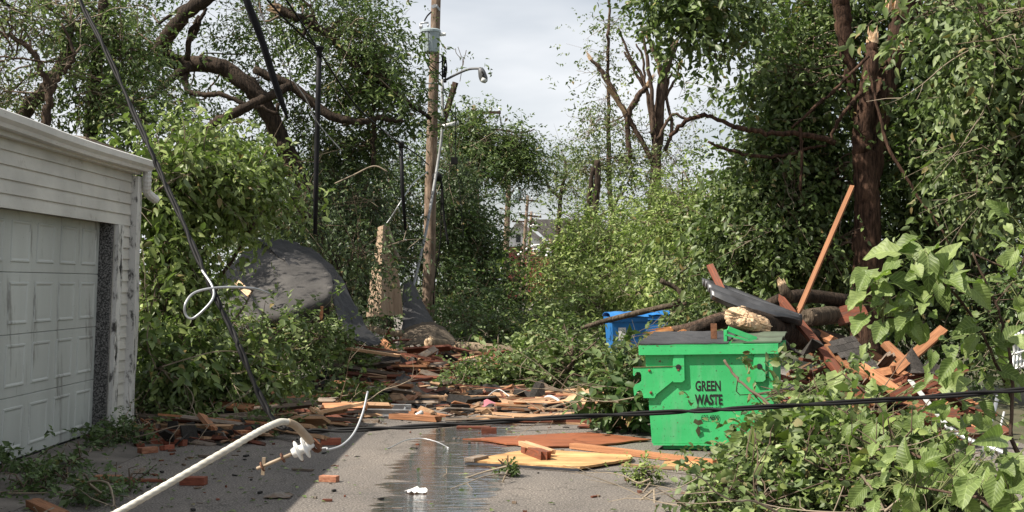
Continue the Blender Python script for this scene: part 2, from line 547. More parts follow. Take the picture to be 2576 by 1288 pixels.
# ------------------------------------------------------------------ the white garage on the left
def paintmat(name, c, dirt, th, sc_=9.0, zs=0.35):
    m, n, l, bs = nodes(name)
    v = coords(n, l, (1, 1, zs))
    v1 = coords(n, l, (1, 1, 1))
    col = ramp(n, l, noise(n, l, v, 1.6, 6), [(0.3, tuple(x * 0.72 for x in c)), (0.66, c)])
    f = ramp(n, l, noise(n, l, v, sc_, 7, 0.72), [(th, (0, 0, 0)), (th + 0.10, (1, 1, 1))])
    col = mixc(n, l, f, col, dirt)
    f2 = ramp(n, l, noise(n, l, v1, 70, 3, 0.6), [(0.69, (0, 0, 0)), (0.72, (1, 1, 1))])
    col = mixc(n, l, f2, col, (0.05, 0.045, 0.04))
    l.new(col, bs.inputs['Base Color'])
    bs.inputs['Roughness'].default_value = 0.55
    bumpn(n, l, bs, noise(n, l, v1, 3, 4), 0.15, 0.03)
    return m
M['siding'] = paintmat('siding', (0.56, 0.545, 0.495), (0.27, 0.25, 0.21), 0.585, 2.2, 1.4)
M['door_paint'] = paintmat('door_paint', (0.47, 0.49, 0.465), (0.2, 0.2, 0.185), 0.56, 4.0, 0.2)
M['post_paint'] = paintmat('post_paint', (0.62, 0.61, 0.58), (0.045, 0.043, 0.04), 0.52, 9.0, 0.5)
M['jamb_paint'] = paintmat('jamb_paint', (0.20, 0.195, 0.19), (0.010, 0.010, 0.010), 0.43, 60.0, 1.0)
M['gutter'] = paintmat('gutter', (0.72, 0.71, 0.68), (0.25, 0.22, 0.19), 0.63, 3.0)
M['dark_in'] = mat('dark_in', (0.03, 0.028, 0.026), rough=0.9)
M['shingle_dark'] = mat('shingle_dark', (0.045, 0.04, 0.036), (0.022, 0.02, 0.018), 30, 0.92, 0.5, 90, rnd=0.3)

XW = -4.2
def rk(v):                                                   # the storm has racked the frame towards the far end
    return Vector((v[0], v[1] + 0.13 * (v[2] - 0.1), v[2]))
def rack(b):
    b.v = [tuple(rk(v)) for v in b.v]
    return b
garage = thing('garage', (XW, 11, 0.1), 'white sided garage with a panelled overhead door and sagging gutter', 'garage')
b = MB()
b.box(-10.2, XW - 0.03, 5.0, 5.12, 0, 2.8); b.box(-10.2, -10.1, 5.12, 14.25, 0, 2.8)
b.box(-10.1, XW - 0.03, 14.13, 14.25, 0, 2.8)
b.box(XW - 0.2, XW - 0.03, 5.12, 8.4, 0, 2.8)
b.box(XW - 0.2, XW - 0.03, 8.4, 13.6, 2.235, 2.8)
b.box(XW - 0.2, XW - 0.03, 13.66, 14.13, 0, 2.8)
rack(b).build('wall', M['siding'], garage)
b = MB(); b.box(-10.1, XW - 0.35, 5.12, 14.1, 2.7, 2.76); rack(b).build('ceiling', M['dark_in'], garage)
# siding boards over the door
for i in range(5):
    z0 = 2.22 + i * 0.118
    for (ya, yb) in ((5.0, 12.35 if i == 3 else (12.55 if i in (1, 2) else 14.16)), (12.35 if i == 3 else 12.55, 14.16)):
        if i in (0, 4) and ya > 6: continue
        b = MB()
        yb_ = yb if yb > 14 else yb - 0.003
        b.prism([(0, 0), (0.020, 0.0), (0.004, 0.128), (0, 0.128)], (XW - 0.028, ya, z0), (1, 0, 0), (0, 0, 1), (0, 1, 0), yb_ - ya)
        rack(b).build('siding_board', M['siding'], garage)
for i in range(18):                                          # short boards between door and corner
    z0 = 0.10 + i * 0.1178
    b = MB()
    b.prism([(0, 0), (0.021, 0.0), (0.004, 0.126), (0, 0.126)], (XW - 0.028, 13.86, z0), (1, 0, 0), (0, 0, 1), (0, 1, 0), 0.30)
    rack(b).build('siding_board', M['siding'], garage)
b = MB(); b.box(XW - 0.026, XW + 0.012, 13.68, 13.858, 0.1, 2.215); rack(b).build('casing', M['post_paint'], garage)
b = MB(); b.box(XW - 0.19, XW - 0.028, 13.60, 13.657, 0.1, 2.23); rack(b).build('jamb', M['jamb_paint'], garage)
# broken corner post, swollen at the foot
prof = [(0.1, 0.0, 0.0, 0.17), (0.5, -0.01, 0.02, 0.165), (0.9, 0.0, 0.035, 0.16), (1.3, 0.01, 0.02, 0.15), (1.8, 0.0, 0.0, 0.15), (2.4, 0.0, 0.0, 0.15), (2.76, 0, 0.0, 0.15)]
b = MB()
rows = []
for z, dx, dy, w in cat(prof, 4):
    x0, y0 = XW - 0.05 + dx, 14.165 + dy
    rows.append([(x0, y0, z), (x0 + 0.10, y0 + 0.004, z), (x0 + 0.105, y0 + 0.03, z), (x0 + 0.105, y0 + w, z), (x0 + 0.08, y0 + w + 0.015, z), (x0, y0 + w, z)])
base = len(b.v)
for r in rows: b.v.extend(r)
for i in range(len(rows) - 1):
    for j in range(6):
        a = i * 6 + j; c = i * 6 + (j + 1) % 6
        b.f.append((a, c, c + 6, a + 6)); b.m.append(0)
b.f.append(tuple(range(5, -1, -1))); b.m.append(0)
b.f.append(tuple(len(rows) * 6 - 6 + j for j in range(6))); b.m.append(0)
rack(b).build('corner_post', M['post_paint'], garage)
# holes torn in the casing
for (y, z, s) in ((13.79, 1.78, 1.0), (13.74, 0.86, 0.7)):
    b = MB()
    poly = [(0, 0.13), (0.02, 0.05), (0.035, 0.0), (0.02, -0.06), (0.03, -0.13), (0.0, -0.07), (-0.02, -0.05), (-0.055, 0.0), (-0.02, 0.02)]
    b.prism([(u * s, v * s) for u, v in poly], (XW + 0.0125, y, z), (0, 1, 0), (0, 0, 1), (1, 0, 0), 0.003)
    rack(b).build('torn_hole', M['dark_in'], garage)
# overhead door: four sections with raised panels
XD = XW - 0.16
sec_h = (2.235 - 0.105) / 4
for s_ in range(4):
    z0 = 0.107 + s_ * sec_h
    b = MB()
    b.prism([(0, 0.004), (0.0, sec_h - 0.008), (-0.012, sec_h - 0.001), (-0.045, sec_h - 0.001), (-0.045, 0.0), (-0.01, 0.0)], (XD, 8.4, z0), (1, 0, 0), (0, 0, 1), (0, 1, 0), 5.195)
    sec = rack(b).build('door_section', M['door_paint'], garage)
    pw, gap = 0.44, 0.17
    for k in range(8):
        y1 = 13.595 - 0.10 - k * (pw + gap)
        y0 = y1 - pw
        za, zb = z0 + 0.085, z0 + sec_h - 0.085
        b = MB()
        def ring(ins, x): return [(XD + x, y0 + ins, za + ins), (XD + x, y1 - ins, za + ins), (XD + x, y1 - ins, zb - ins), (XD + x, y0 + ins, zb - ins)]
        vs = ring(0, 0.0005) + ring(0.006, 0.010) + ring(0.018, 0.010) + ring(0.032, 0.002) + ring(0.06, 0.003)
        fs = []
        for q in range(4):
            for j in range(4):
                a = q * 4 + j; c = q * 4 + (j + 1) % 4
                fs.append((a, c, c + 4, a + 4))
        fs.append((16, 17, 18, 19))
        b.add(vs, fs)
        rack(b).build('raised_panel', M['door_paint'], sec)
b = MB(); b.box(XD - 0.04, XD + 0.012, 8.4, 13.6, 0.09, 0.11); b.build('door_seal', M['black_cable'], garage)
# gutter (an ogee trough that sags a little), fascia, soffit, roof
b = MB()
og = [(0.0, 0.0), (0.075, 0.0), (0.088, 0.03), (0.118, 0.06), (0.125, 0.115), (0.105, 0.128), (0.105, 0.118), (0.112, 0.11), (0.10, 0.065), (0.07, 0.035), (0.06, 0.012), (0.012, 0.012), (0.012, 0.125), (0.0, 0.125)]
stations = [(5.0, 0.05), (8.5, 0.03), (10.6, 0.012), (11.6, -0.006), (12.6, -0.012), (13.6, -0.006), (14.5, 0.0)]
gst = cat([(y, z, 0) for y, z in stations], 4)
k = len(og)
for (y, dz, _) in gst:
    b.v.extend([(XW + 0.055 + u, y - 0.12, 2.815 + dz + v) for u, v in og])
for i in range(len(gst) - 1):
    for j in range(k):
        a = i * k + j; c = i * k + (j + 1) % k
        b.f.append((a, c, c + k, a + k)); b.m.append(0)
b.f.append(tuple(range(k - 1, -1, -1))); b.m.append(0)
b.f.append(tuple((len(gst) - 1) * k + j for j in range(k))); b.m.append(0)
rack(b).build('gutter', M['gutter'], garage, smooth=False)
b = MB(); b.box(XW + 0.02, XW + 0.052, 5.0, 14.3, 2.785, 2.935); rack(b).build('fascia', M['gutter'], garage)
b = MB(); b.box(XW - 0.02, XW + 0.019, 5.0, 14.3, 2.785, 2.805); rack(b).build('frieze', M['gutter'], garage)
b = MB()
b.prism([(XW + 0.08, 2.955), (-7.2, 3.75), (-10.3, 2.90), (-10.3, 2.84), (-7.2, 3.69), (XW + 0.08, 2.895)], (0, 5.0, 0), (1, 0, 0), (0, 0, 1), (0, 1, 0), 9.1)
rack(b).build('roof', M['shingle_dark'], garage)
b = MB()                                                     # lifted sheathing at the torn end of the roof
b.prism([(0, 0), (1.9, 0), (1.9, 0.03), (0, 0.03)], (XW + 0.05, 12.4, 2.965), Vector((0, 1, -0.01)), Vector((0, 0, 1)), (-1, 0, 0.14), 0.9)
rack(b).build('roof_sheathing', M['lumber_old'], garage)
# downspout elbow below the end of the gutter
b = MB()
pth = cat([(XW + 0.11, 14.28, 2.82), (XW + 0.11, 14.30, 2.70), (XW + 0.10, 14.36, 2.60), (XW + 0.16, 14.5, 2.52)], 6)
rr = [0.045 + 0.004 * (i % 2) for i in range(len(pth))]
b.tube(pth, rr, 10); rack(b).build('downspout_elbow', M['gutter'], garage)
# ------------------------------------------------------------------ trees and foliage
NLEAF = [0]
def unit(a):
    return a / np.maximum(np.linalg.norm(a, axis=-1, keepdims=True), 1e-9)

def leaf_part(name, pos, ld, nrm, ln, wd, m, parent, shape=4, label=None, tone=None):
    """many leaves as one part; every leaf is folded along its midrib"""
    n = len(pos)
    NLEAF[0] += n
    side = unit(np.cross(nrm, ld))
    nrm = unit(np.cross(ld, side))
    L, Wd = ln[:, None], wd[:, None]
    off = np.array(ROOTLOC[parent.name])
    p = pos - off
    if shape == 4:
        V = np.stack([p, p + ld * L * .45 + side * Wd * .5 + nrm * Wd * .16, p + ld * L - nrm * L * .10, p + ld * L * .45 - side * Wd * .5 + nrm * Wd * .16], 1)
        idx = np.array([[0, 2, 1], [0, 3, 2]]); per = 4
    else:
        V = np.stack([p, p + ld * L * .22 + side * Wd * .42 + nrm * Wd * .12, p + ld * L * .62 + side * Wd * .40 + nrm * Wd * .10, p + ld * L - nrm * L * .16,
                      p + ld * L * .62 - side * Wd * .40 + nrm * Wd * .10, p + ld * L * .22 - side * Wd * .42 + nrm * Wd * .12, p + ld * L * .5 - nrm * L * .02], 1)
        idx = np.array([[0, 6, 1], [1, 6, 2], [2, 6, 3], [3, 6, 4], [4, 6, 5], [5, 6, 0]]); per = 7
    V = V.reshape(-1, 3)
    Fc = (idx[None] + (np.arange(n) * per)[:, None, None]).reshape(-1, 3)
    me = bpy.data.meshes.new(name)
    me.vertices.add(len(V)); me.vertices.foreach_set('co', V.astype(np.float32).ravel())
    me.loops.add(len(Fc) * 3); me.loops.foreach_set('vertex_index', Fc.astype(np.int32).ravel())
    me.polygons.add(len(Fc)); me.polygons.foreach_set('loop_start', np.arange(0, len(Fc) * 3, 3, dtype=np.int32))
    me.materials.append(m)
    ta = me.attributes.new('tone', 'FLOAT', 'POINT')
    ta.data.foreach_set('value', np.repeat(np.ones(n) if tone is None else tone, per).astype(np.float32))
    me.update(calc_edges=True)
    o = link(name, me, None, parent)
    o['kind'] = 'stuff'
    if label: o['label'] = label
    return o

def sprig_leaves(cl, crad, ns, per, slen, lsize, droop, rg, outward=None, flat=0.5):
    """leaves on short shoots spread about the clump centres cl (n, 3)"""
    n = len(cl)
    s = np.clip(np.exp(rg.normal(size=n) * .48), .38, 2.0)     # shoots come in clumps of all sizes
    cnt = np.maximum(2, (ns * s ** 1.5).astype(int))
    which = np.repeat(np.arange(n), cnt)
    ax = unit(rg.normal(size=(n, 3)) * np.array([1, 1, .45]) + np.array([0, 0, -droop * .8]))
    q = rg.normal(size=(len(which), 3)) * .58
    al = rg.uniform(-1, 1, len(which))[:, None] * 1.5
    q = (q + ax[which] * al) * (crad * s[which])[:, None]
    pos = cl[which] + q
    tone = np.clip(1 + rg.normal(size=n) * .2, .55, 1.5)[which]
    d = unit(unit(q) * 0.7 + rg.normal(size=pos.shape) * 0.55 + np.array([0, 0, -droop]))
    up = np.array([0, 0, 1.0])
    t = np.linspace(0.1, 1.0, per)
    P = pos[:, None, :] + d[:, None, :] * (t * slen)[None, :, None]
    P[:, :, 2] -= (t ** 2)[None] * slen * 0.35 * droop
    side = unit(np.cross(d, up + rg.normal(size=d.shape) * .2))
    sg = np.where(np.arange(per) % 2 == 0, 1.0, -1.0)
    ld = d[:, None, :] * 0.55 + side[:, None, :] * sg[None, :, None] * 0.8 + rg.normal(size=P.shape) * 0.48 + np.array([0, 0, -0.42 * droop])
    ld = unit(ld.reshape(-1, 3))
    nr = unit(rg.normal(size=ld.shape) * (1 - flat) + np.array([0, 0, 1.0]) * flat * 1.4 + np.repeat(d, per, 0) * 0.2)
    P = P.reshape(-1, 3) + rg.normal(size=ld.shape) * slen * .05
    big = np.clip(np.exp(rg.normal(size=n) * .22), .65, 1.5)[which]
    ln = lsize * rg.uniform(0.55, 1.25, len(P)) * np.repeat(big, per)
    return P, ld, nr, ln, np.repeat(tone, per)

DENS = 0.46
def clumps(blobs, rg, crad=0.3, slen=0.3):
    out = []
    mg = crad * 0.9 + slen * 0.5
    for (px, py, d, rx, ry, rd, n) in blobs:
        rx = max(rx * .35, rx - mg * F / d); ry = max(ry * .35, ry - mg * F / d)
        n = max(1, int(n * DENS + .5))
        c = np.array(W(px, py, d))
        v = unit(rg.normal(size=(n, 3)))
        r = rg.uniform(0, 1, n) ** 0.5
        out.append(c + v * r[:, None] * np.array([rx * d / F, rd, ry * d / F]))
    out = np.concatenate(out)
    low = out[:, 2] < 0.10
    out[low, 2] = 0.05 + rg.uniform(0, .07, int(low.sum()))
    return out

def limb_path(pts, n=6, jit=0.0):
    """(px, py, d, thickness in px) -> world path and radii"""
    P = cat([tuple(W(x, y, d)) + (w * d / F / 2,) for x, y, d, w in pts], n)
    path = [Vector(p[:3]) for p in P]
    if jit:
        path = [p + Vector((random.gauss(0, 1), random.gauss(0, 1), random.gauss(0, 1))) * min(jit, .35 * max(.006, float(P[i][3]))) if 0 < i < len(path) - 1 else p for i, p in enumerate(path)]
    return path, [max(0.006, float(p[3])) for p in P]

def splinters(b, p, axis, r, n=9, L=0.3):
    axis = Vector(axis).normalized()
    u = axis.orthogonal().normalized(); w = axis.cross(u)
    for i in range(n):
        a = 6.283 * i / n + random.uniform(-.3, .3)
        rr = r * random.uniform(0.35, 0.95)
        q = Vector(p) + u * math.cos(a) * rr + w * math.sin(a) * rr - axis * r * 0.3
        e = q + axis * L * random.uniform(.4, 1.1) + (u * math.cos(a) + w * math.sin(a)) * r * random.uniform(-.3, .25)
        b.tube([q, (q + e) / 2, e], [r * .34, r * .22, r * .03], 4)

def tree(name, label, cat_, trunks, blobs, leaf, bark, group=None, crad=0.45, ns=16, per=8, slen=0.35, lsize=0.10, wratio=0.5, droop=0.4, seed=1,
         twigs=True, shape=4, broken=(), flat=0.5, base=None, bark2=None, limbs=(), twigmat=None, shade_blobs=None, leaf2=None, reach=1.7, bare=14, foliage_name='crown'):
    """trunks/limbs: lists of (px, py, d, thickness px); blobs: ellipsoids of foliage"""
    rg = np.random.default_rng(seed); random.seed(seed)
    allp = []
    if base is None:
        x, y, d, w = trunks[0][0] if trunks else (blobs[0][0], blobs[0][1], blobs[0][2], 1)
        base = W(x, y, d); base.z = 0
    root = thing(name, base, label, cat_, group)
    for t in trunks:
        b = MB()
        path, rad = limb_path(t, 7, 0.012)
        b.tube(path, rad, 12 if rad[0] > 0.08 else 8, wob=0.07)
        b.build('trunk', bark, root, smooth=True)
        allp += [(p, r) for p, r in zip(path, rad)]
    for t in limbs:
        b = MB()
        path, rad = limb_path(t, 6, 0.015)
        b.tube(path, rad, 8, wob=0.08)
        b.build('limb', bark2 or bark, root, smooth=True)
        allp += [(p, r) for p, r in zip(path, rad)]
    for (x, y, d, ax, r, L) in broken:
        b = MB(); splinters(b, W(x, y, d), ax, r * d / F, 11, L)
        b.build('broken_end', M['raw_wood'], root)['kind'] = 'stuff'
    if blobs:
        cl = clumps(blobs, rg, crad, slen)
        P, ld, nr, ln, tn = sprig_leaves(cl, crad, ns, per, slen, lsize, droop, rg, flat=flat)
        k = P[:, 2] > 0.02
        leaf_part(foliage_name, P[k], ld[k], nr[k], ln[k], ln[k] * wratio, leaf, root, shape, None, tn[k])
        if twigs:
            b = MB()
            if allp:
                A = np.array([tuple(p) for p, r in allp])
                for c in cl:
                    dd = np.linalg.norm(A - c, axis=1)
                    j = int(np.argmin(dd + rg.uniform(0, 0.6, len(A))))
                    if dd[j] > reach or (dd[j] > .7 and rg.random() < .5): continue
                    a = A[j]; r0 = min(allp[j][1] * .5, 0.012 + 0.010 * dd[j])
                    m1 = a + (c - a) * .35 + rg.normal(size=3) * 0.13 * dd[j] + np.array([0, 0, 0.10 * dd[j]])
                    mid = a + (c - a) * .7 + rg.normal(size=3) * 0.13 * dd[j] + np.array([0, 0, 0.06 * dd[j]])
                    pts = cat([a, m1, mid, c, c + unit(c - mid) * crad * .8], 3)
                    b.tube(pts, np.linspace(r0, 0.004, len(pts)), 4, caps=False)
            for c in cl[::1]:
                for q in range(3):
                    e = c + rg.normal(size=3) * crad * 1.3
                    b.tube([c, (c + e) / 2 + rg.normal(size=3) * .05, e], [0.008, 0.006, 0.003], 3, caps=False)
            if b.v: b.build('branches', twigmat or M['twig'], root, smooth=True)['kind'] = 'stuff'
    if bare and blobs:
        b = MB()
        cl = clumps(blobs, rg, crad, slen)
        for c in cl[rg.permutation(len(cl))[:bare]]:
            dirn = unit(rg.normal(size=3) * np.array([1, 1, .5]) + np.array([0, 0, -.5 * droop]))
            L = rg.uniform(.5, 1.7)
            pts = [c - np.array([0, 1, 0]) * rg.uniform(.2, .7)]
            for q in range(5):
                dirn = unit(dirn + rg.normal(size=3) * .22)
                pts.append(pts[-1] + dirn * L / 5)
            r0 = rg.uniform(.005, .012) * (1.5 if base.y > 25 else 1)
            b.tube(cat(pts, 3), np.linspace(r0, .002, 16), 4, caps=False)
            for q in (2, 3, 4):
                e = pts[q] + unit(dirn + rg.normal(size=3) * .8) * L * .25
                b.tube([pts[q], (pts[q] + e) / 2 + rg.normal(size=3) * .02, e], [r0 * .5, r0 * .35, .002], 3, caps=False)
        b.build('bare_twigs', M['twig_pale'], root, smooth=True)['kind'] = 'stuff'
    if shade_blobs:
        cl = clumps(shade_blobs, rg, crad, slen)
        P, ld, nr, ln, _ = sprig_leaves(cl, crad, ns, per, slen, lsize, droop, rg, flat=flat)
        leaf_part(foliage_name, P, ld, nr, ln, ln * wratio, leaf2 or leaf, root, shape)
    return root

# --- left: trees behind the garage
tree('broken_tree', 'forked brown tree behind the garage roof with bare twisted limbs', 'tree',
     [[(112, 420, 20, 30), (116, 300, 20, 24), (124, 238, 20, 20), (112, 190, 20, 17), (78, 128, 20, 14), (38, 98, 20, 12), (-10, 80, 20, 10)]],
     [(60, 60, 20.5, 130, 90, 1.3, 30), (40, 240, 21, 120, 70, 1.2, 30), (210, 190, 20.6, 80, 90, 1, 8), (-60, 30, 21, 120, 200, 2, 24)],
     M['leaf_grey'], M['bark_brown'], limbs=[[(126, 240, 20, 15), (150, 195, 20, 12), (184, 152, 20, 10), (180, 112, 20, 8), (155, 60, 20, 6)],
     [(-15, 140, 19.5, 5), (60, 148, 19.5, 5), (140, 155, 19.5, 4), (196, 133, 19.5, 3)], [(78, 128, 20, 8), (70, 90, 20.3, 5), (30, 40, 20.6, 4)]],
     crad=0.30, ns=12, per=7, slen=.28, lsize=.085, wratio=.5, seed=21)
tree('leaning_tree', 'thick leaning trunk half hidden at far left behind the garage roof', 'tree',
     [[(30, 420, 21, 44), (60, 285, 21, 38), (112, 222, 21, 32), (170, 130, 21.5, 22), (180, 40, 21.5, 12)]],
     [(20, 240, 22, 90, 70, 1, 20), (150, 20, 22, 90, 70, 1.2, 22)], M['leaf_light'], M['bark_grey'], crad=.3, ns=10, per=7, slen=.28, lsize=.085, seed=22,
     shade_blobs=[(-470, 70, 15.4, 260, 170, 1.3, 60), (-430, -100, 15.4, 240, 150, 1.4, 30), (-330, 100, 17.5, 160, 150, 1.2, 30)])  # out-of-view foliage, added to shade the lower leaves beside the garage
tree('upright_tree', 'dark upright tree with ivy on its trunk right of the forked tree', 'tree',
     [[(228, 560, 22, 44), (232, 310, 22, 36), (236, 200, 22, 31), (256, 95, 22, 28), (262, -30, 22, 24), (268, -220, 22, 14)]],
     [(240, 70, 22.2, 110, 130, 1.1, 40), (325, 130, 22.2, 90, 120, 1, 34), (230, 240, 21.4, 80, 80, .8, 30), (340, 280, 21.4, 90, 70, .9, 34), (260, -160, 22, 220, 150, 2.5, 30)],
     M['leaf_mid'], M['bark_dark'], crad=.32, ns=13, per=9, slen=.36, lsize=.11, wratio=.42, droop=.55, seed=23)
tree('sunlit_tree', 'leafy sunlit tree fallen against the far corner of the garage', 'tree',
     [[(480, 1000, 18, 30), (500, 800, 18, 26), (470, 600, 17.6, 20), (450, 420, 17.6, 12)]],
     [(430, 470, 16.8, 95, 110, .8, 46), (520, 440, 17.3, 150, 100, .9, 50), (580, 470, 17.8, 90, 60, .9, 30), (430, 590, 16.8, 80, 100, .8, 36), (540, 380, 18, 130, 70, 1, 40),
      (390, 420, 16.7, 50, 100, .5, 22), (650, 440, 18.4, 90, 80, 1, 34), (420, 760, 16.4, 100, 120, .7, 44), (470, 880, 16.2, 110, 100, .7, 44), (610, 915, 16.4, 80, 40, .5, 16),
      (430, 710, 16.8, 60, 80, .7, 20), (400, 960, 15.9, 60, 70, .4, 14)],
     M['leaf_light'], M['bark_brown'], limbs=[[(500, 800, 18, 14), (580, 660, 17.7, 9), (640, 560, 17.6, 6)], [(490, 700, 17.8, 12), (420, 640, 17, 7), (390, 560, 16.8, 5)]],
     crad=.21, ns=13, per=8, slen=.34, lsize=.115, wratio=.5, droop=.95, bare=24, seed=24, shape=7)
tree('fallen_tree', 'big storm broken tree with dark bent limbs filling the upper left', 'tree',
     [[(860, 800, 29, 60), (800, 560, 28.6, 52), (720, 380, 28.2, 46), (655, 250, 28, 44), (560, 170, 28, 42), (450, 158, 28, 40), (405, 128, 27.6, 38), (432, 78, 27.2, 37), (482, 22, 27, 36), (560, -40, 27, 34), (640, -140, 27, 26)]],
     [(560, 100, 29.5, 120, 60, .8, 9), (640, 40, 29.6, 110, 80, .9, 24), (770, 60, 29.6, 110, 90, .9, 32), (905, 90, 28.6, 110, 110, 1.3, 50), (960, 190, 28.6, 80, 110, 1.2, 56), (850, 220, 29.8, 110, 80, .9, 34),
      (640, 200, 29.6, 90, 50, .6, 10), (560, 310, 29, 120, 40, .6, 7), (760, 300, 29.6, 100, 50, .8, 22), (1000, 300, 30, 50, 50, .8, 14), (880, -20, 29, 150, 60, 1.2, 24),
      (440, 230, 28.8, 50, 50, .6, 7), (330, 50, 29, 110, 90, 1.2, 24), (400, -110, 28.8, 160, 80, 1.4, 44), (300, 160, 29, 110, 80, 1, 30), (480, 290, 28.6, 70, 50, .6, 9), (700, -80, 29, 300, 120, 3, 24), (900, 370, 30, 120, 60, .9, 30)],  # upper left clumps, partly out of view, added to shade the thicket
     M['leaf_mid'], M['bark_dark'],
     limbs=[[(465, 165, 27.6, 22), (470, 225, 27.4, 15), (500, 237, 27.3, 14), (560, 240, 27.2, 13), (620, 262, 27.2, 12), (700, 285, 27.3, 9)],
            [(510, 335, 27.2, 22), (560, 300, 27.2, 25), (620, 270, 27.2, 25), (680, 240, 27.5, 24), (730, 215, 28, 22)],
            [(690, 20, 28, 26), (740, 40, 28, 24), (790, 65, 28, 22), (840, 100, 28, 20), (890, 160, 28, 18), (950, 200, 28.2, 16), (1010, 245, 28.4, 13), (1085, 300, 28.6, 9)],
            [(640, 175, 28, 20), (740, 220, 28, 24), (830, 290, 28, 22), (890, 305, 28, 18), (960, 298, 28.1, 14), (1015, 306, 28.2, 8)],
            [(480, 100, 27.6, 14), (500, 60, 27.4, 12), (520, 20, 27.4, 8)], [(470, 150, 27.6, 16), (478, 90, 27.4, 14), (500, 40, 27.4, 8)],
            [(720, 380, 28, 24), (690, 330, 28, 16), (700, 260, 28, 10)], [(760, 90, 27.8, 10), (790, 40, 27.8, 8), (755, -10, 27.8, 6)],
            [(938, 420, 29, 10), (940, 330, 29, 11), (936, 250, 29, 10), (930, 200, 29, 8)], [(380, 250, 27.4, 12), (430, 200, 27.4, 18), (480, 165, 27.5, 24)],
            [(400, 60, 27.4, 9), (470, 10, 27.2, 8), (520, -10, 27.2, 6)]],
     crad=.36, ns=17, per=8, slen=.36, lsize=.115, wratio=.42, droop=.5, bare=40, seed=25,
     broken=[(398, 122, 27.5, (-.3, -.3, -.9), 12, .25), (700, 25, 28, (-1, -.3, .2), 14, .3), (408, 150, 27.6, (-1, -.5, .1), 16, .2)])
tree('stump_log', 'dark broken limb end with pale heartwood hanging among the leaves', 'broken limb',
     [[(620, 520, 24, 24), (645, 480, 24, 30), (672, 445, 24, 34), (724, 425, 23.8, 30)]], [], None, M['bark_dark'],
     limbs=[[(690, 450, 24, 16), (720, 480, 24, 18), (752, 520, 24, 20), (780, 548, 24, 18)]], broken=[(722, 424, 23.8, (.9, -.4, .2), 10, .12)], seed=26)
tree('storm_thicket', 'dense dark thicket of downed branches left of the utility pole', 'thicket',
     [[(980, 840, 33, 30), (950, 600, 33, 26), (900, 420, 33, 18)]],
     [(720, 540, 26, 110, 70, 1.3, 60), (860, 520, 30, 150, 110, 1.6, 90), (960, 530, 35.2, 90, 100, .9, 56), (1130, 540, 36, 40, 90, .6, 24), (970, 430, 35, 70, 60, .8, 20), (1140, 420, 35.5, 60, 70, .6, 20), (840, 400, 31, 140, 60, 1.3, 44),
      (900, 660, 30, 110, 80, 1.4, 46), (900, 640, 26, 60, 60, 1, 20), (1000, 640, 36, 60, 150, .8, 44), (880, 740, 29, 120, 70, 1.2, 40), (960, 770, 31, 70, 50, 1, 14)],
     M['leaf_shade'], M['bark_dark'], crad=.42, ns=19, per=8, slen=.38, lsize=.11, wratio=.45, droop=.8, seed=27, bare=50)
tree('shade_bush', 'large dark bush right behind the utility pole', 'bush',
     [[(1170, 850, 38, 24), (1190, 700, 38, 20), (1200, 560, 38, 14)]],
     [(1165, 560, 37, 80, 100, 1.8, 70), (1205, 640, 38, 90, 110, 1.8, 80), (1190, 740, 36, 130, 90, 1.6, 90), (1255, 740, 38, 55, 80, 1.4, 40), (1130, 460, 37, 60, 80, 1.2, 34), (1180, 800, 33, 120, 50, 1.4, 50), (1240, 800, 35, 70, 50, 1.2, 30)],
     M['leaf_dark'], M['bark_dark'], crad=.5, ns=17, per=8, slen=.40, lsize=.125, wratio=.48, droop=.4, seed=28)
tree('leaning_tree', 'rounded leafy tree top leaning into the sky right of the utility pole', 'tree',
     [[(1090, 700, 41, 22), (1120, 520, 41, 18), (1150, 400, 41, 14), (1210, 340, 41, 9), (1290, 350, 41, 6)]],
     [(1180, 310, 41, 60, 40, .9, 24), (1210, 370, 41, 80, 60, 1.1, 52), (1290, 380, 41, 75, 55, 1.1, 56), (1338, 425, 41, 45, 45, .8, 26), (1160, 420, 41, 50, 60, .9, 26), (1250, 420, 41, 60, 40, .9, 22), (1310, 350, 41, 40, 30, .7, 14), (1130, 330, 41, 50, 50, .8, 16)],
     M['leaf_mid'], M['bark_dark'], limbs=[[(1150, 345, 40.6, 5), (1230, 325, 40.5, 5), (1310, 335, 40.5, 4), (1345, 325, 40.5, 3)]],
     crad=.30, ns=18, per=8, slen=.36, lsize=.125, wratio=.42, droop=.5, seed=29)
tree('backdrop_tree', 'pale green tree in the far gap left of the utility pole', 'tree',
     [[(900, 800, 44, 20), (910, 500, 44, 14), (960, 330, 44, 8)]],
     [(880, 460, 44, 130, 90, 2, 30), (1020, 430, 44, 80, 80, 2, 20), (700, 470, 42, 150, 80, 2, 30), (560, 500, 40, 150, 100, 2, 34), (640, 620, 40, 200, 120, 2, 50), (860, 640, 44, 160, 110, 2, 40), (1120, 640, 48, 100, 150, 2, 40)],
     M['leaf_mid'], M['bark_grey'], crad=.6, ns=16, per=7, slen=.5, lsize=.15, wratio=.5, seed=30, twigs=False)

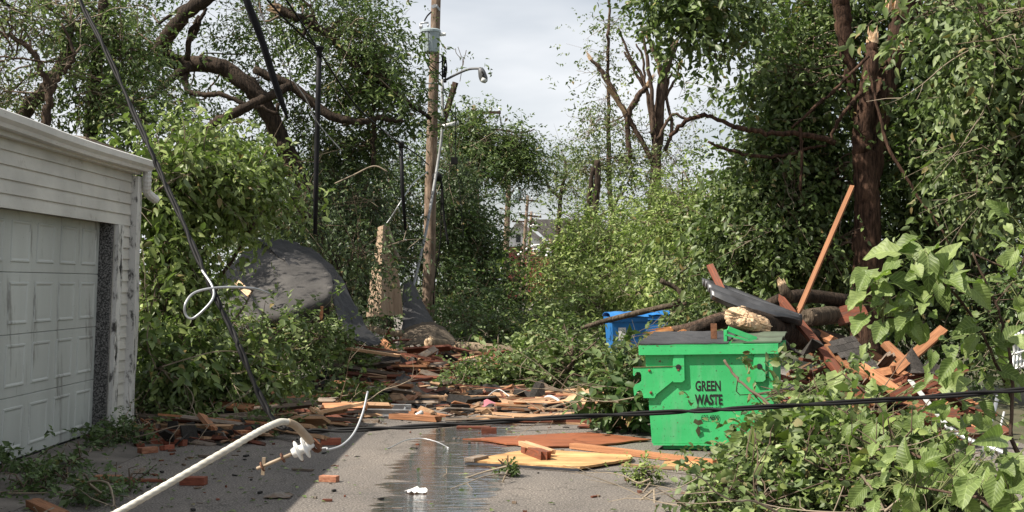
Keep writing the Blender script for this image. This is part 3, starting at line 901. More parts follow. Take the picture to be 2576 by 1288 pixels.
# --- middle distance and right
tree('snapped_tree', 'tall snapped tree with bare splintered limbs against the sky', 'tree',
     [[(1640, 620, 43, 40), (1648, 450, 43, 30), (1656, 346, 43, 25), (1666, 208, 43, 24), (1697, 108, 43, 22)]],
     [(1600, 340, 43.5, 80, 50, 1, 12), (1700, 400, 43.5, 80, 70, 1, 14), (1560, 410, 43, 100, 60, 1.3, 28), (1480, 330, 43.5, 50, 60, 1, 13), (1640, 440, 43, 80, 60, 1.2, 20), (1520, 260, 43.5, 30, 50, .8, 6), (1750, 300, 43, 50, 60, 1, 7), (1470, 420, 43, 60, 60, 1, 14), (1720, 210, 43, 30, 50, .7, 5)],
     M['leaf_grey'], M['bark_brown'],
     limbs=[[(1585, 400, 43, 13), (1579, 301, 43, 14), (1604, 242, 43, 15), (1628, 218, 43, 12)], [(1660, 440, 43, 12), (1600, 330, 43, 13), (1573, 287, 43, 14), (1541, 228, 43, 14), (1514, 180, 43, 12), (1486, 149, 43, 8)],
            [(1650, 420, 43.3, 11), (1638, 311, 43.3, 11), (1621, 208, 43.3, 9), (1582, 135, 43.3, 7), (1555, 70, 43.3, 5)], [(1642, 340, 42.8, 12), (1642, 277, 42.8, 11), (1635, 194, 42.8, 10), (1617, 87, 42.8, 7)],
            [(1668, 200, 42.8, 14), (1650, 140, 42.8, 13), (1630, 92, 42.8, 10)], [(1654, 350, 42.7, 8), (1690, 290, 42.7, 8), (1730, 300, 42.7, 7), (1782, 291, 42.7, 5)],
            [(1660, 300, 43.2, 7), (1600, 180, 43.2, 7), (1570, 130, 43.2, 5)], [(1665, 260, 43, 8), (1700, 200, 43, 7), (1708, 165, 43, 5)], [(1622, 230, 43, 7), (1618, 150, 43, 6), (1600, 110, 43, 4)],
            [(1670, 380, 43, 9), (1690, 330, 43, 9), (1676, 240, 43, 7), (1690, 180, 43, 5)]],
     crad=.45, ns=12, per=7, slen=.42, lsize=.12, wratio=.5, droop=.4, seed=31, bark2=M['bark_brown'],
     broken=[(1697, 108, 43, (.2, 0, 1), 10, .25), (1628, 216, 43, (.6, 0, .8), 7, .5), (1486, 149, 43, (-.5, 0, .8), 5, .35), (1630, 92, 42.8, (-.4, 0, .9), 6, .5), (1617, 87, 42.8, (-.2, 0, 1), 4, .5), (1550, 250, 42.7, (-.5, -.4, .6), 7, .9), (1708, 165, 43, (.2, 0, 1), 4, .3), (1572, 284, 42.7, (-.6, -.3, .8), 6, .6)])
tree('slender_tree', 'slender tall tree with sparse leaves left of the snapped tree', 'tree',
     [[(1538, 600, 45, 16), (1531, 363, 45, 11), (1531, 242, 45, 9), (1529, 104, 45, 8), (1534, 17, 45, 6), (1520, -60, 45, 3)]],
     [(1530, 60, 45, 26, 60, .6, 12), (1525, 150, 45, 30, 60, .6, 9), (1505, 180, 45, 20, 30, .5, 4), (1530, 300, 45, 60, 60, .9, 14), (1490, 400, 45, 70, 70, 1, 20), (1470, 300, 45, 30, 40, .6, 5)],
     M['leaf_grey'], M['bark_brown'], crad=.35, ns=10, per=7, slen=.36, lsize=.11, seed=32)
tree('dead_stump', 'dark forked dead trunk standing left of the snapped tree', 'dead trunk',
     [[(1500, 600, 40, 22), (1496, 540, 40, 21), (1502, 470, 40, 18), (1503, 404, 40, 15)], [(1490, 600, 40, 16), (1482, 520, 40, 14), (1492, 420, 40, 10)]],
     [], None, M['bark_dark'], limbs=[[(1540, 560, 40, 12), (1552, 500, 40, 9), (1575, 478, 40, 5)], [(1500, 560, 40, 12), (1528, 530, 40, 9), (1545, 540, 40, 9)]], seed=33)
tree('thin_tree', 'small crooked tree in the gap beside the far house', 'tree',
     [[(1400, 640, 60, 16), (1406, 560, 60, 12), (1412, 480, 60, 9), (1425, 430, 60, 7), (1418, 390, 60, 4)]],
     [(1430, 420, 60, 40, 40, 1, 14), (1400, 440, 60, 40, 40, 1, 11), (1450, 480, 60, 50, 50, 1, 22), (1385, 480, 60, 30, 30, 1, 6), (1440, 560, 60, 50, 60, 1.3, 26), (1410, 390, 60, 30, 30, .8, 6)],
     M['leaf_grey'], M['bark_dark'], limbs=[[(1412, 500, 60, 8), (1388, 480, 60, 6), (1372, 450, 60, 4)], [(1412, 490, 60, 6), (1440, 450, 60, 5), (1465, 445, 60, 3)]],
     crad=.5, ns=11, per=7, slen=.5, lsize=.14, seed=34)
tree('sunny_bush', 'broad pale green bush filling the middle of the alley right side', 'bush',
     [[(1520, 860, 36, 20), (1530, 720, 36, 14), (1520, 600, 36, 8)]],
     [(1480, 620, 36, 110, 70, 1.6, 80), (1430, 715, 34, 90, 80, 1.5, 60), (1560, 650, 35, 110, 90, 1.6, 88), (1640, 620, 34, 100, 80, 1.6, 66), (1480, 760, 32, 120, 70, 1.4, 70), (1620, 720, 32, 120, 70, 1.4, 66),
      (1390, 790, 33, 50, 40, 1.2, 20), (1560, 560, 38, 120, 40, 1.4, 36), (1430, 650, 37, 40, 40, 1.2, 10), (1700, 720, 29, 100, 80, 1.4, 54), (1420, 830, 30, 110, 40, 1.2, 40)],
     M['leaf_light'], M['bark_brown'], crad=.46, ns=16, per=8, slen=.42, lsize=.12, wratio=.46, droop=.55, seed=35)
tree('bright_bush', 'bright green upright bush between the snapped tree and the vine covered tree', 'bush',
     [[(1720, 760, 27, 16), (1720, 600, 27, 12), (1720, 500, 27, 7)]],
     [(1720, 560, 27, 90, 90, 1.1, 74), (1790, 540, 26, 80, 100, 1.1, 60), (1690, 500, 28, 60, 50, 1, 26), (1760, 640, 26, 90, 70, 1, 44)],
     M['leaf_light'], M['bark_brown'], crad=.38, ns=16, per=8, slen=.34, lsize=.10, wratio=.45, droop=.4, seed=36)
tree('big_tree', 'large split tree with reddish bark and hanging leaves on the right', 'tree',
     [[(2185, 900, 18, 92), (2182, 700, 18, 80), (2182, 520, 18, 66), (2172, 400, 18, 54), (2170, 330, 18, 50), (2180, 240, 18, 44), (2192, 150, 18, 36), (2196, 104, 18, 24)],
      [(2186, 470, 18.1, 60), (2205, 330, 18.2, 54), (2235, 190, 18.3, 52), (2266, 70, 18.3, 54), (2292, -10, 18.3, 56), (2330, -160, 18.3, 40)],
      [(2170, 420, 18.3, 20), (2150, 300, 18.3, 20), (2136, 170, 18.3, 32), (2124, 75, 18.3, 42), (2112, -10, 18.3, 44), (2095, -150, 18.3, 30)]],
     [(1985, 210, 19, 70, 90, .8, 40), (2010, 130, 19.6, 100, 100, .7, 56), (1860, 10, 18.6, 120, 40, .8, 18), (1720, -25, 17.6, 100, 36, .5, 20), (1790, 0, 17.8, 80, 36, .5, 12), (1650, -30, 17.6, 60, 24, .5, 6),
      (2050, 50, 19.8, 120, 80, .7, 44), (2420, 60, 19, 130, 90, 1.1, 56), (2400, 220, 19.2, 120, 120, 1.1, 70), (2010, 330, 19.4, 110, 100, .8, 60), (1935, 430, 19.5, 90, 100, 1, 62), (1960, 540, 19, 130, 100, 1, 84),
      (2070, 480, 19.1, 70, 120, .7, 50), (1900, 650, 19.5, 120, 80, 1, 62), (2060, 630, 18.8, 90, 90, .8, 50), (2330, 420, 19.2, 110, 120, 1, 64), (2450, 420, 19.2, 120, 120, 1.2, 64), (2340, 560, 19, 120, 100, 1, 60),
      (2480, 240, 19, 120, 120, 1, 50), (1850, 590, 20, 80, 80, 1, 40), (2200, -110, 19.8, 420, 100, 1.8, 70), (2200, 60, 20, 60, 100, .5, 20), (2560, 100, 18.5, 90, 160, 1.2, 40), (2250, 300, 19.6, 60, 140, .6, 26)],
     M['leaf_mid'], M['bark_red'],
     limbs=[[(1992, 322, 17.6, 6), (2060, 260, 17.6, 8), (2120, 205, 17.6, 8), (2185, 142, 17.7, 9)], [(2089, 356, 17.6, 7), (2100, 320, 17.6, 9), (2125, 280, 17.6, 10), (2165, 232, 17.8, 12)],
            [(1684, 343, 18, 10), (1736, 301, 18, 11), (1781, 291, 18, 10), (1833, 312, 17.9, 11), (1892, 329, 17.8, 13), (1961, 336, 17.8, 13), (2030, 339, 17.8, 14), (2102, 360, 17.8, 16)],
            [(1781, 356, 18, 6), (1833, 377, 18, 8), (1892, 391, 18, 9), (1978, 391, 18, 9), (2030, 373, 18, 8), (2080, 366, 18, 6)],
            [(2182, 163, 17.5, 6), (2210, 277, 17.4, 8), (2240, 380, 17.3, 9), (2300, 479, 17.2, 7), (2359, 562, 17.1, 5), (2390, 620, 17, 4)],
            [(2012, 320, 17.6, 9), (2016, 380, 17.6, 8), (2014, 480, 17.6, 6)]],
     crad=.29, ns=19, per=8, slen=.32, lsize=.102, wratio=.52, droop=.8, seed=37, shape=7, bare=60, flat=.42, reach=.9,
     broken=[(2194, 104, 18, (.1, 0, 1), 14, .22), (2246, 20, 18, (0, -.4, 1), 22, .35), (2262, 112, 18, (1, -.4, -.1), 14, .18)])
tree('drooping_tree', 'light leafed tree with long hanging shoots at the right edge', 'tree',
     [[(2620, 900, 15, 40), (2600, 600, 15, 30), (2560, 300, 15, 24), (2500, 80, 15, 16), (2420, -60, 15, 12)]],
     [(2520, 60, 14.8, 110, 70, .6, 30), (2540, 200, 14.8, 80, 100, .6, 30), (2480, 120, 14.6, 70, 60, .5, 18), (2530, 340, 15, 80, 80, .6, 26), (2460, 400, 15, 60, 70, .5, 16), (2550, 460, 15, 60, 60, .5, 14), (2350, 30, 15, 70, 30, .4, 8)],
     M['leaf_brush'], M['bark_grey'], crad=.25, ns=13, per=8, slen=.38, lsize=.115, wratio=.48, droop=1.1, bare=30, seed=38, shape=7, flat=.3)
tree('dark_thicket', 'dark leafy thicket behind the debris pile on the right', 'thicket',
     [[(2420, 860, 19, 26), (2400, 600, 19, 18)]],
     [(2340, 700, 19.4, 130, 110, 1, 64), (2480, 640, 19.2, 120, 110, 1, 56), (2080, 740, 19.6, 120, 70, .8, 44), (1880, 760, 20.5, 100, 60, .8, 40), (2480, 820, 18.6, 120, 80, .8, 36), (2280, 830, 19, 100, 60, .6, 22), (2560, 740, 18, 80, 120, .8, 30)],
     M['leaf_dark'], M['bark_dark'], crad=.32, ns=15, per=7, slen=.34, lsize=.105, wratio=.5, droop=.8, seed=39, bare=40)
tree('far_trees', 'far tree row closing the view behind the right hand trees', 'trees',
     [[(1900, 760, 55, 24), (1900, 400, 55, 18)]],
     [(1880, 580, 52, 100, 60, 3, 16), (2060, 440, 50, 120, 140, 3, 30), (1720, 640, 52, 140, 70, 3, 26), (2250, 420, 45, 260, 300, 3, 90), (2500, 400, 42, 220, 320, 3, 70)],
     M['leaf_grey'], M['bark_grey'], crad=.8, ns=14, per=7, slen=.6, lsize=.20, seed=40, twigs=False)
# ------------------------------------------------------------------ the far house
M['brick_wall'] = mat('brick_wall', (0.27, 0.075, 0.062), (0.19, 0.05, 0.042), 3, 0.9)
M['white_paint'] = mat('white_paint', (0.76, 0.76, 0.75), (0.6, 0.6, 0.6), 1, 0.7)
M['roof_grey'] = mat('roof_grey', (0.17, 0.155, 0.15), (0.10, 0.095, 0.09), 2, 0.9)
M['glass_dark'] = mat('glass_dark', (0.02, 0.022, 0.026), rough=0.12, spec=0.6)
HD = 120.0
def HW(px, py, d=HD): return W(px, py, d)
hb = HW(1340, 715); hb.z = 0
house = thing('house', hb, 'red brick house with a white gable and grey roof at the alley end', 'house')
gx0, gx1 = HW(1262, 0).x, HW(1392, 0).x
zt = HW(0, 558).z; ze = HW(0, 622).z
xm = HW(1318, 0).x
b = MB(); b.box(gx0 + .2, gx1 - .1, HD, HD + 10, 0, ze + .3); b.box(gx1 - .1, gx1 + 5, HD + 1.5, HD + 10, 0, ze - .5)
b.build('wall', M['brick_wall'], house)
b = MB(); b.prism([(gx0, ze), (gx1 - .55, ze + .25), (xm, zt), (xm - .6, zt)], (0, HD - .02, 0), (1, 0, 0), (0, 0, 1), (0, 1, 0), .3)
b.build('gable', M['white_paint'], house)
b = MB()
b.prism([(xm + .1, zt + .25), (gx1 + .6, ze - .4), (gx1 + 6.0, ze - .4), (gx1 + 4.0, zt + .25)], (0, HD + .6, 0), (1, 0, 0), (0, 0.0, 1), (0, 1, 0), .2)
b.prism([(xm - .4, zt + .1), (gx1 + .6, ze - .5), (gx1 + .6, ze - .7), (xm - .7, zt - .1)], (0, HD - .5, 0), (1, 0, 0), (0, 0, 1), (0, 1, 0), 12)
b.prism([(xm - .4, zt + .1), (gx0 - .6, ze - .5), (gx0 - .6, ze - .7), (xm - .7, zt - .1)], (0, HD - .5, 0), (1, 0, 0), (0, 0, 1), (0, 1, 0), 12)
b.build('roof', M['roof_grey'], house)
for x0, x1, y0, y1 in ((1298, 1310, 590, 610), (1342, 1364, 622, 632)):
    f = MB(); a, c = HW(x0, y1, HD - .05), HW(x1, y0, HD - .05)
    f.box(a.x - .06, c.x + .06, HD - .09, HD - .03, a.z - .06, c.z + .06)
    w = f.build('window', M['white_paint'], house)
    f = MB(); f.box(a.x, c.x, HD - .11, HD - .088, a.z, c.z); f.build('pane', M['glass_dark'], w)
b = MB()                                                     # arched white porch edge
b.tube([HW(1303, 642, HD - 1.5), HW(1315, 632, HD - 1.5), HW(1328, 624, HD - 1.5), HW(1342, 618, HD - 1.5), HW(1358, 617, HD - 1.5)], .13, 6)
b.build('porch_trim', M['white_paint'], house)

# ------------------------------------------------------------------ utility poles
def polepart(root, pts, name='pole', m=None, n=14):
    b = MB(); path, rad = limb_path(pts, 5); b.tube(path, rad, n, wob=0.015)
    return b.build(name, m or M['pole_wood'], root, smooth=True)
PD = 33.0
ub = W(1077, 715, PD); ub.z = 0
pole = thing('utility_pole', ub, 'weathered utility pole carrying a grey transformer and a bent street lamp', 'utility pole')
polepart(pole, [(1076, 879, PD, 33), (1079, 720, PD, 32), (1084, 440, PD, 29), (1093, 140, PD, 25), (1097, 0, PD, 24), (1101, -150, PD, 22)])
# transformer
tcx = W(1083, 72, PD - .38)
top, bot = W(0, 80, PD - .38).z, W(0, 134, PD - .38).z
b = MB(); Hh = top - bot
b.lathe([(.17, 0), (.205, .015), (.21, .05), (.225, Hh * .8), (.235, Hh - .03), (.25, Hh - .02), (.25, Hh + .03), (.22, Hh + .055), (.08, Hh + .07)], (tcx.x, PD - .38, bot), (0, 0, 1), 24)
tank = b.build('transformer', M['tank'], pole, smooth=False)
b = MB()
b.lathe([(.03, 0), (.055, .03), (.03, .05), (.05, .08), (.03, .10), (.045, .13), (.02, .15)], (tcx.x + .225, PD - .40, top - .07), (1, 0, .05), 12)
b.build('bushing', M['porcelain'], tank, smooth=True)
b = MB()
b.lathe([(.02, 0), (.045, .02), (.02, .05), (.045, .07), (.02, .10), (.04, .12), (.015, .2)], W(1062, 82, PD - .45), (-.1, 0, 1), 12)
b.tube([W(1058, 58, PD - .45), W(1078, 57, PD - .45)], .022, 8); b.tube([W(1057, 60, PD - .45), W(1057, 72, PD - .45)], .02, 8)
b.tube([W(1078, 60, PD - .45), W(1076, 68, PD - .45)], .02, 8)
b.build('surge_arrester', M['galv'], tank, smooth=True)
b = MB(); b.box(tcx.x + .02, tcx.x + .16, PD - .19, PD - .1, bot + .1, bot + .2); b.box(tcx.x + .02, tcx.x + .16, PD - .19, PD - .1, top - .2, top - .1)
b.build('bracket', M['galv'], tank)
for dx, dy in ((-20, 0), (-13, 0), (-3, 0)):                  # leads down the face of the tank
    b = MB(); b.tube([W(1083 + dx, 82, PD - .62), W(1082 + dx, 78, PD - .66), W(1081 + dx, 90, PD - .66), W(1082 + dx, 128, PD - .64), W(1084 + dx * .6, 140, PD - .5)], .008, 5)
    b.build('lead_wire', M['black_cable'], tank, smooth=True)
b = MB(); b.tube(cat([W(1068, 52, PD - .4), W(1075, 40, PD - .3), W(1085, 30, PD - .2)], 4), .02, 6); b.build('riser', M['black_cable'], pole, smooth=True)
b = MB(); b.beam(W(1086, 18, PD - .2), W(1097, 14, PD - .2), .04, .08); b.beam(W(1097, 14, PD - .2), W(1106, 26, PD - .1), .04, .06); b.build('bracket', M['galv'], pole)
# insulator rack with tangled leads
b = MB()
for y in (147, 155, 164, 172, 181, 190, 203):
    c = W(1117 + random.uniform(-2, 3), y, PD - .25)
    b.lathe([(.02, -.05), (.05, -.03), (.03, 0), (.05, .03), (.02, .05)], c, (0, 0, 1), 8)
b.tube([W(1113, 140, PD - .2), W(1113, 210, PD - .2)], .02, 6)
b.build('insulator_rack', M['black_cable'], pole, smooth=True)
for pts in ([(1067, 136), (1069, 150), (1082, 165), (1100, 178), (1112, 192)], [(1074, 138), (1084, 150), (1102, 158), (1114, 152)], [(1080, 145), (1079, 170), (1096, 184), (1112, 180)],
            [(1106, 136), (1114, 140), (1122, 147)], [(1068, 136), (1075, 162), (1092, 190), (1110, 203)], [(1122, 150), (1124, 175), (1120, 200)], [(1112, 210), (1118, 230), (1128, 250), (1140, 290), (1166, 314)],
            [(1128, 245), (1134, 280), (1144, 315)], [(1114, 210), (1118, 228), (1126, 236)]):
    b = MB(); b.tube(cat([W(x, y, PD - .3 - .05 * math.sin(x)) for x, y in pts], 5), .014, 5); b.build('service_wire', M['black_cable'], pole, smooth=True)
# lamp
M['guy_grey'] = mat('guy_grey', (0.30, 0.31, 0.32), (0.2, 0.2, 0.2), 8, 0.6)
b = MB(); b.tube(cat([W(1110, 207, PD - .2), W(1125, 199, PD - .3), W(1150, 186, PD - .5), (W(1180, 174, PD - .7)), W(1210, 172, PD - .9)], 6), .030, 8)
b.build('lamp_arm', M['arm_metal'], pole, smooth=True)
b = MB()
lp = [(1209, 171, .05), (1210, 175, .075), (1212, 182, .095), (1214, 190, .10), (1216, 197, .105), (1217, 204, .09), (1216, 208, .05)]
b.tube([W(x, y, PD - .92) for x, y, r in lp], [r for x, y, r in lp], 12, wob=.05)
lh = b.build('lamp_head', M['arm_metal'], pole, smooth=True)
b = MB(); b.tube([W(1216, 196, PD - 1.0), W(1217, 203, PD - 1.01), W(1218, 208, PD - 1.0)], [.04, .08, .03], 10); b.build('lens', mat('lens', (0.6, 0.62, 0.6), rough=.15), lh, smooth=True)
b = MB(); b.tube([W(1212, 180, PD - 1.03), W(1217, 186, PD - 1.05), W(1214, 190, PD - 1.04), W(1219, 196, PD - 1.03)], .02, 5); b.build('lamp_wire', M['black_cable'], lh)
# broken crossarm, conduit, sensor
b = MB(); b.beam(W(1146, 207, PD - .5), W(1111, 322, PD - .3), .10, .11); o = b.build('broken_crossarm', M['arm_wood']); tag(o, 'dark broken crossarm hanging beside the utility pole below the lamp', 'crossarm')
b = MB(); b.tube([W(1113, 319, PD - .6), W(1152, 309, PD - .4)], .055, 10); b.build('conduit', M['steel_white'], pole, smooth=True)
b = MB(); c = W(1145, 402, PD - .5); b.box(c.x - .10, c.x + .06, c.y - .05, c.y + .05, c.z - .1, c.z + .06)
b.tube([W(1146, 262, PD - .5), W(1146, 400, PD - .5)], .012, 5); b.tube([W(1148, 408, PD - .5), W(1150, 440, PD - .5), W(1156, 470, PD - .5), W(1166, 600, PD - .5)], .01, 5)
o = b.build('hanging_box', M['black_cable']); tag(o, 'small black cable box dangling on a thin wire right of the utility pole', 'cable box')
b = MB(); b.tube(cat([W(1112, 200, PD - .4), W(1113, 320, PD - .45), W(1098, 430, PD - .6), W(1070, 590, PD - 1.6), W(1040, 720, PD - 2.6), W(1004, 866, PD - 3.4)], 5), .036, 6)
o = b.build('guy_wire', M['guy_grey'], smooth=True); tag(o, 'pale grey guy wire running down from the utility pole to the debris', 'guy wire')
b = MB(); b.tube(cat([W(1103, 440, PD - .3), W(1112, 470, PD - .3), W(1116, 540, PD - .3), W(1128, 616, PD - .4)], 5), .03, 6)
b.lathe([(.05, -.1), (.12, -.05), (.12, .06), (.05, .12)], W(1100, 446, PD - .3), (0, 0, 1), 8)
b.tube(cat([W(1110, 440, PD - .25), W(1108, 600, PD - .2), W(1094, 700, PD - .2), W(1090, 770, PD - .2)], 4), .016, 5)
o = b.build('drop_cable', M['black_cable'], smooth=True); tag(o, 'black cable hanging against the right side of the utility pole', 'cable')

def farpole(px0, py0, px1, py1, d, w, label, arms, extra=None):
    base = W(px0, py0, d)
    r = thing('utility_pole', (base.x, d, 0), label, 'utility pole', 'utility poles down the alley')
    s = (px1 - px0) / (py1 - py0)
    pz = CY + HC * F / d
    polepart(r, [(px0 + s * (pz - py0), pz, d, w * 1.15), (px0, py0, d, w * 1.1), (px1, py1, d, w * .8)], n=10)
    for (ax0, ay0, ax1, ay1) in arms:
        b = MB(); b.beam(W(ax0, ay0, d - .3), W(ax1, ay1, d - .3), .11, .13)
        cx, cy = (ax0 + ax1) / 2, (ay0 + ay1) / 2
        arm = b.build('crossarm', M['arm_wood'], r)
        b = MB()
        for q in (.04, .3, .7, .96):
            p = W(ax0 + (ax1 - ax0) * q, ay0 + (ay1 - ay0) * q, d - .3)
            b.lathe([(.03, .05), (.06, .1), (.04, .16), (.06, .2), (.02, .26)], p, (0, 0, 1), 6)
        b.build('insulators', M['porcelain'], arm)['kind'] = 'stuff'
        b = MB(); L = (ax1 - ax0) * .26
        for sg in (-1, 1): b.beam(W(cx + sg * L, cy + 1, d - .4), W(cx, cy + abs(L) * .8, d - .3), .04, .04)
        b.build('brace', M['arm_wood'], arm)
    return r
r = farpole(1198, 470, 1192, 265, 62, 13, 'second utility pole with a wide crossarm half hidden by the leaning tree', [(1172, 284, 1260, 283)])
b = MB(); c = W(1209, 420, 61.3); b.lathe([(.22, 0), (.25, .05), (.26, .75), (.28, .78), (.1, .86)], (c.x, c.y, W(0, 405, 61.3).z - .75), (0, 0, 1), 14); b.build('transformer', M['tank'], r)
b = MB()
for q in (1, -1): b.tube([W(1256, 287, 61.7), W(1254 + q * 7, 320, 61.7)], .018, 4)
b.build('hanging_wire', M['black_cable'], r)
r = farpole(1274, 600, 1281, 430, 78, 14, 'utility pole with a cluster of transformers left of the far house', [(1252, 486, 1310, 480)])
b = MB()
for x, y in ((1258, 480), (1264, 488), (1296, 490), (1304, 478)):
    c = W(x, y, 77.5); b.lathe([(.17, 0), (.2, .05), (.2, .55), (.08, .65), (.03, .95)], c - Vector((0, 0, .5)), (0, 0, 1), 10)
b.build('transformer', M['tank'], r)
farpole(1313, 690, 1328, 492, 100, 9, 'brown leaning utility pole in front of the white gable', [(1302, 501, 1354, 507)])
r = farpole(1326, 705, 1337, 532, 108, 8, 'grey utility pole with a small lamp arm right of the leaning one', [(1306, 540, 1362, 546), (1288, 557, 1350, 558)])
for y0 in (566, 628):
    b = MB()
    b.tube(cat([W(1334, y0 + 3, 107.6), W(1345, y0, 107.5), W(1358, y0 + 2, 107.4)], 4), [.05, .05, .06, .07, .08, .1, .12, .1, .05], 6)
    b.build('lamp_arm', M['steel_white'], r)
o = thing('transformer_post', W(1386, 760, 70), 'thin wooden post with a white cylinder transformer right of the far house', 'post')
b = MB(); b.tube([W(1387, 780, 70), W(1387, 640, 70), W(1385, 600, 70)], [.1, .09, .08], 8); b.build('post', M['pole_wood'], o, smooth=True)
b = MB(); c = W(1379, 645, 69.8); b.lathe([(.15, 0), (.17, .03), (.17, .38), (.18, .4), (.08, .44)], c, (0, 0, 1), 14); b.build('transformer', M['white_paint'], o)

# ------------------------------------------------------------------ cables and wires in the air
def wire(name, label, pts, r, m=None, cat_='wire', group=None, n=6, seg=6):
    P = cat([tuple(W(x, y, d)) for x, y, d in pts], seg)
    b = MB(); b.tube(P, r, n)
    o = b.build(name, m or M['black_cable'], smooth=True)
    return tag(o, label, cat_, group)

def twisted(name, label, pts, r, off, turns, m, cat_, strands=2, seg=14, n=7):
    P = [Vector(p) for p in cat([tuple(W(x, y, d)) for x, y, d in pts], seg)]
    b = MB()
    for s in range(strands):
        Q = []
        for i, p in enumerate(P):
            t = (P[min(i + 1, len(P) - 1)] - P[max(i - 1, 0)]).normalized()
            u = t.cross(Vector((0, 0, 1))).normalized() if abs(t.z) < .98 else t.orthogonal().normalized(); w = t.cross(u)
            a = 6.283 * (turns * i / len(P) + s / strands) + .4 * math.sin(i * .7)
            Q.append(p + (u * math.cos(a) + w * math.sin(a)) * off)
        b.tube(Q, r, n)
    return tag(b.build(name, m, smooth=True), label, cat_)

twisted('downed_cable', 'pair of twisted black cables strung low across the alley in front of the bin', [(722, 1076, 5.2), (760, 1083, 5.2), (842, 1083, 5.2), (1100, 1070, 5.1), (1361, 1053, 5.0), (1700, 1036, 4.9), (1857, 1028, 4.8), (2273, 1003, 4.7), (2576, 980, 4.6), (2800, 962, 4.5)], .0052, .0048, 7, M['black_cable'], 'cable')
twisted('service_drop', 'bundle of black cables slanting down past the garage corner to the ground', [(160, -120, 7), (201, 0, 6.8), (263, 121, 6.6), (318, 242, 6.4), (377, 374, 6.1), (408, 446, 6.0), (460, 559, 5.8), (502, 659, 5.6), (540, 742, 5.5), (588, 842, 5.4), (606, 884, 5.35), (651, 991, 5.3), (692, 1062, 5.25), (722, 1078, 5.2)], .0075, .006, 6, M['black_cable'], 'cable')
wire('black_pipe', 'thick straight black cable slanting down from the top of the picture', [(560, -160, 10.5), (620, 0, 10.5), (658, 100, 10.6), (692, 208, 10.7), (724, 300, 10.8)], [.030] * 12 + [.028] * 6 + [.026] * 3 + [.024, .020, .014, .008], M['black_pipe'], 'cable', n=8)
r = thing('hanging_pipe', W(798, 350, 14), 'long black pipe with a flared cap hanging upright in front of the fallen tree', 'pipe')
b = MB(); b.tube([W(803, 130, 14), W(800, 250, 14), W(795, 446, 14), W(793, 590, 14)], [.028, .028, .026, .022], 10); b.build('shaft', M['black_pipe'], r, smooth=True)
b = MB(); b.lathe([(.028, -.10), (.03, -.03), (.05, 0), (.055, .012), (.05, .02), (.02, .022)], W(803, 122, 14), (0, 0, 1), 14); b.build('cap', M['black_pipe'], r, smooth=True)
r = thing('hanging_pipe', W(1014, 470, 22), 'short black pipe hanging from a slack wire left of the utility pole', 'pipe')
b = MB(); b.tube([W(1009, 370, 22), W(1012, 470, 22), W(1020, 580, 22)], [.034, .032, .024], 8); b.build('shaft', M['black_pipe'], r, smooth=True)
b = MB(); b.lathe([(.034, -.05), (.05, 0), (.05, .05), (.02, .07)], W(1009, 366, 22), (0, 0, 1), 10); b.build('cap', M['black_pipe'], r, smooth=True)
GW = 'thin wires strung through the fallen tree'
wire('overhead_wire', 'thin black wire running from the top edge down to the cap of the long pipe', [(640, -40, 13.5), (690, 20, 13.6), (745, 75, 13.8), (800, 122, 14)], .011, group=GW)
wire('overhead_wire', 'black wire crossing from the top of the fallen tree to the short hanging pipe', [(700, -30, 18), (760, 60, 18.5), (842, 190, 20), (900, 270, 21), (960, 325, 22), (1009, 362, 22), (1050, 390, 26), (1078, 415, 31)], .014, group=GW)
wire('overhead_wire', 'slack black wire sagging from the top edge to the base of the lamp arm', [(880, -50, 33), (899, 0, 33), (922, 52, 33), (980, 135, 33), (1036, 197, 32.8), (1067, 209, 32.7), (1105, 209, 32.6), (1112, 206, 32.6)], .019, M['arm_metal'], group=GW)
wire('overhead_wire', 'thin barbed looking wire curving from the top edge to the transformer', [(935, -30, 33), (949, 0, 33), (960, 21, 33), (980, 35, 33), (1008, 69, 33), (1036, 97, 32.8), (1062, 120, 32.5)], .011, group=GW)
wire('overhead_wire', 'thin grey wire falling through the fallen tree right of the thick cable', [(630, -20, 12), (690, 110, 12.2), (730, 190, 12.4), (770, 250, 12.6), (800, 310, 12.8), (860, 380, 13)], .006, M['galv'], group=GW)
wire('overhead_wire', 'thin wire above the thicket ending at the beige folded panel', [(968, 568, 28), (985, 545, 28), (1010, 505, 28), (1040, 460, 29), (1075, 432, 31)], .015, M['galv'], group=GW)
wire('overhead_wire', 'thin black wire hanging straight in front of the dark thicket', [(700, 30, 19), (722, 130, 19), (742, 300, 19.2), (760, 420, 19.4), (830, 620, 19.8), (880, 740, 20)], .006, group=GW)
wire('overhead_wire', 'bare white branch like wire left of the utility pole above the thicket', [(842, 462, 24), (890, 440, 24), (940, 418, 24), (975, 432, 24)], .014, M['twig_pale'], group=GW)
for px, a0, a1, d in ((1220, 282, 560, 61), (1256, 284, 540, 61)): pass
for i, pts in enumerate(([(1196, 284, 62), (1240, 420, 70), (1290, 486, 78), (1325, 505, 100)], [(1256, 283, 62), (1285, 420, 72), (1310, 482, 78), (1350, 507, 100)], [(1180, 590, 80), (1260, 545, 80), (1340, 535, 100), (1470, 560, 100)], [(1310, 482, 78), (1345, 470, 80), (1352, 505, 100)])):
    wire('overhead_wire', ('very thin wire from the second utility pole to the brown leaning pole', 'very thin wire from the right end of the wide crossarm to the leaning pole', 'very thin level wire passing behind the far house poles', 'short loop of thin wire above the brown leaning pole')[i], pts, .022, M['galv'], group='distant wires')

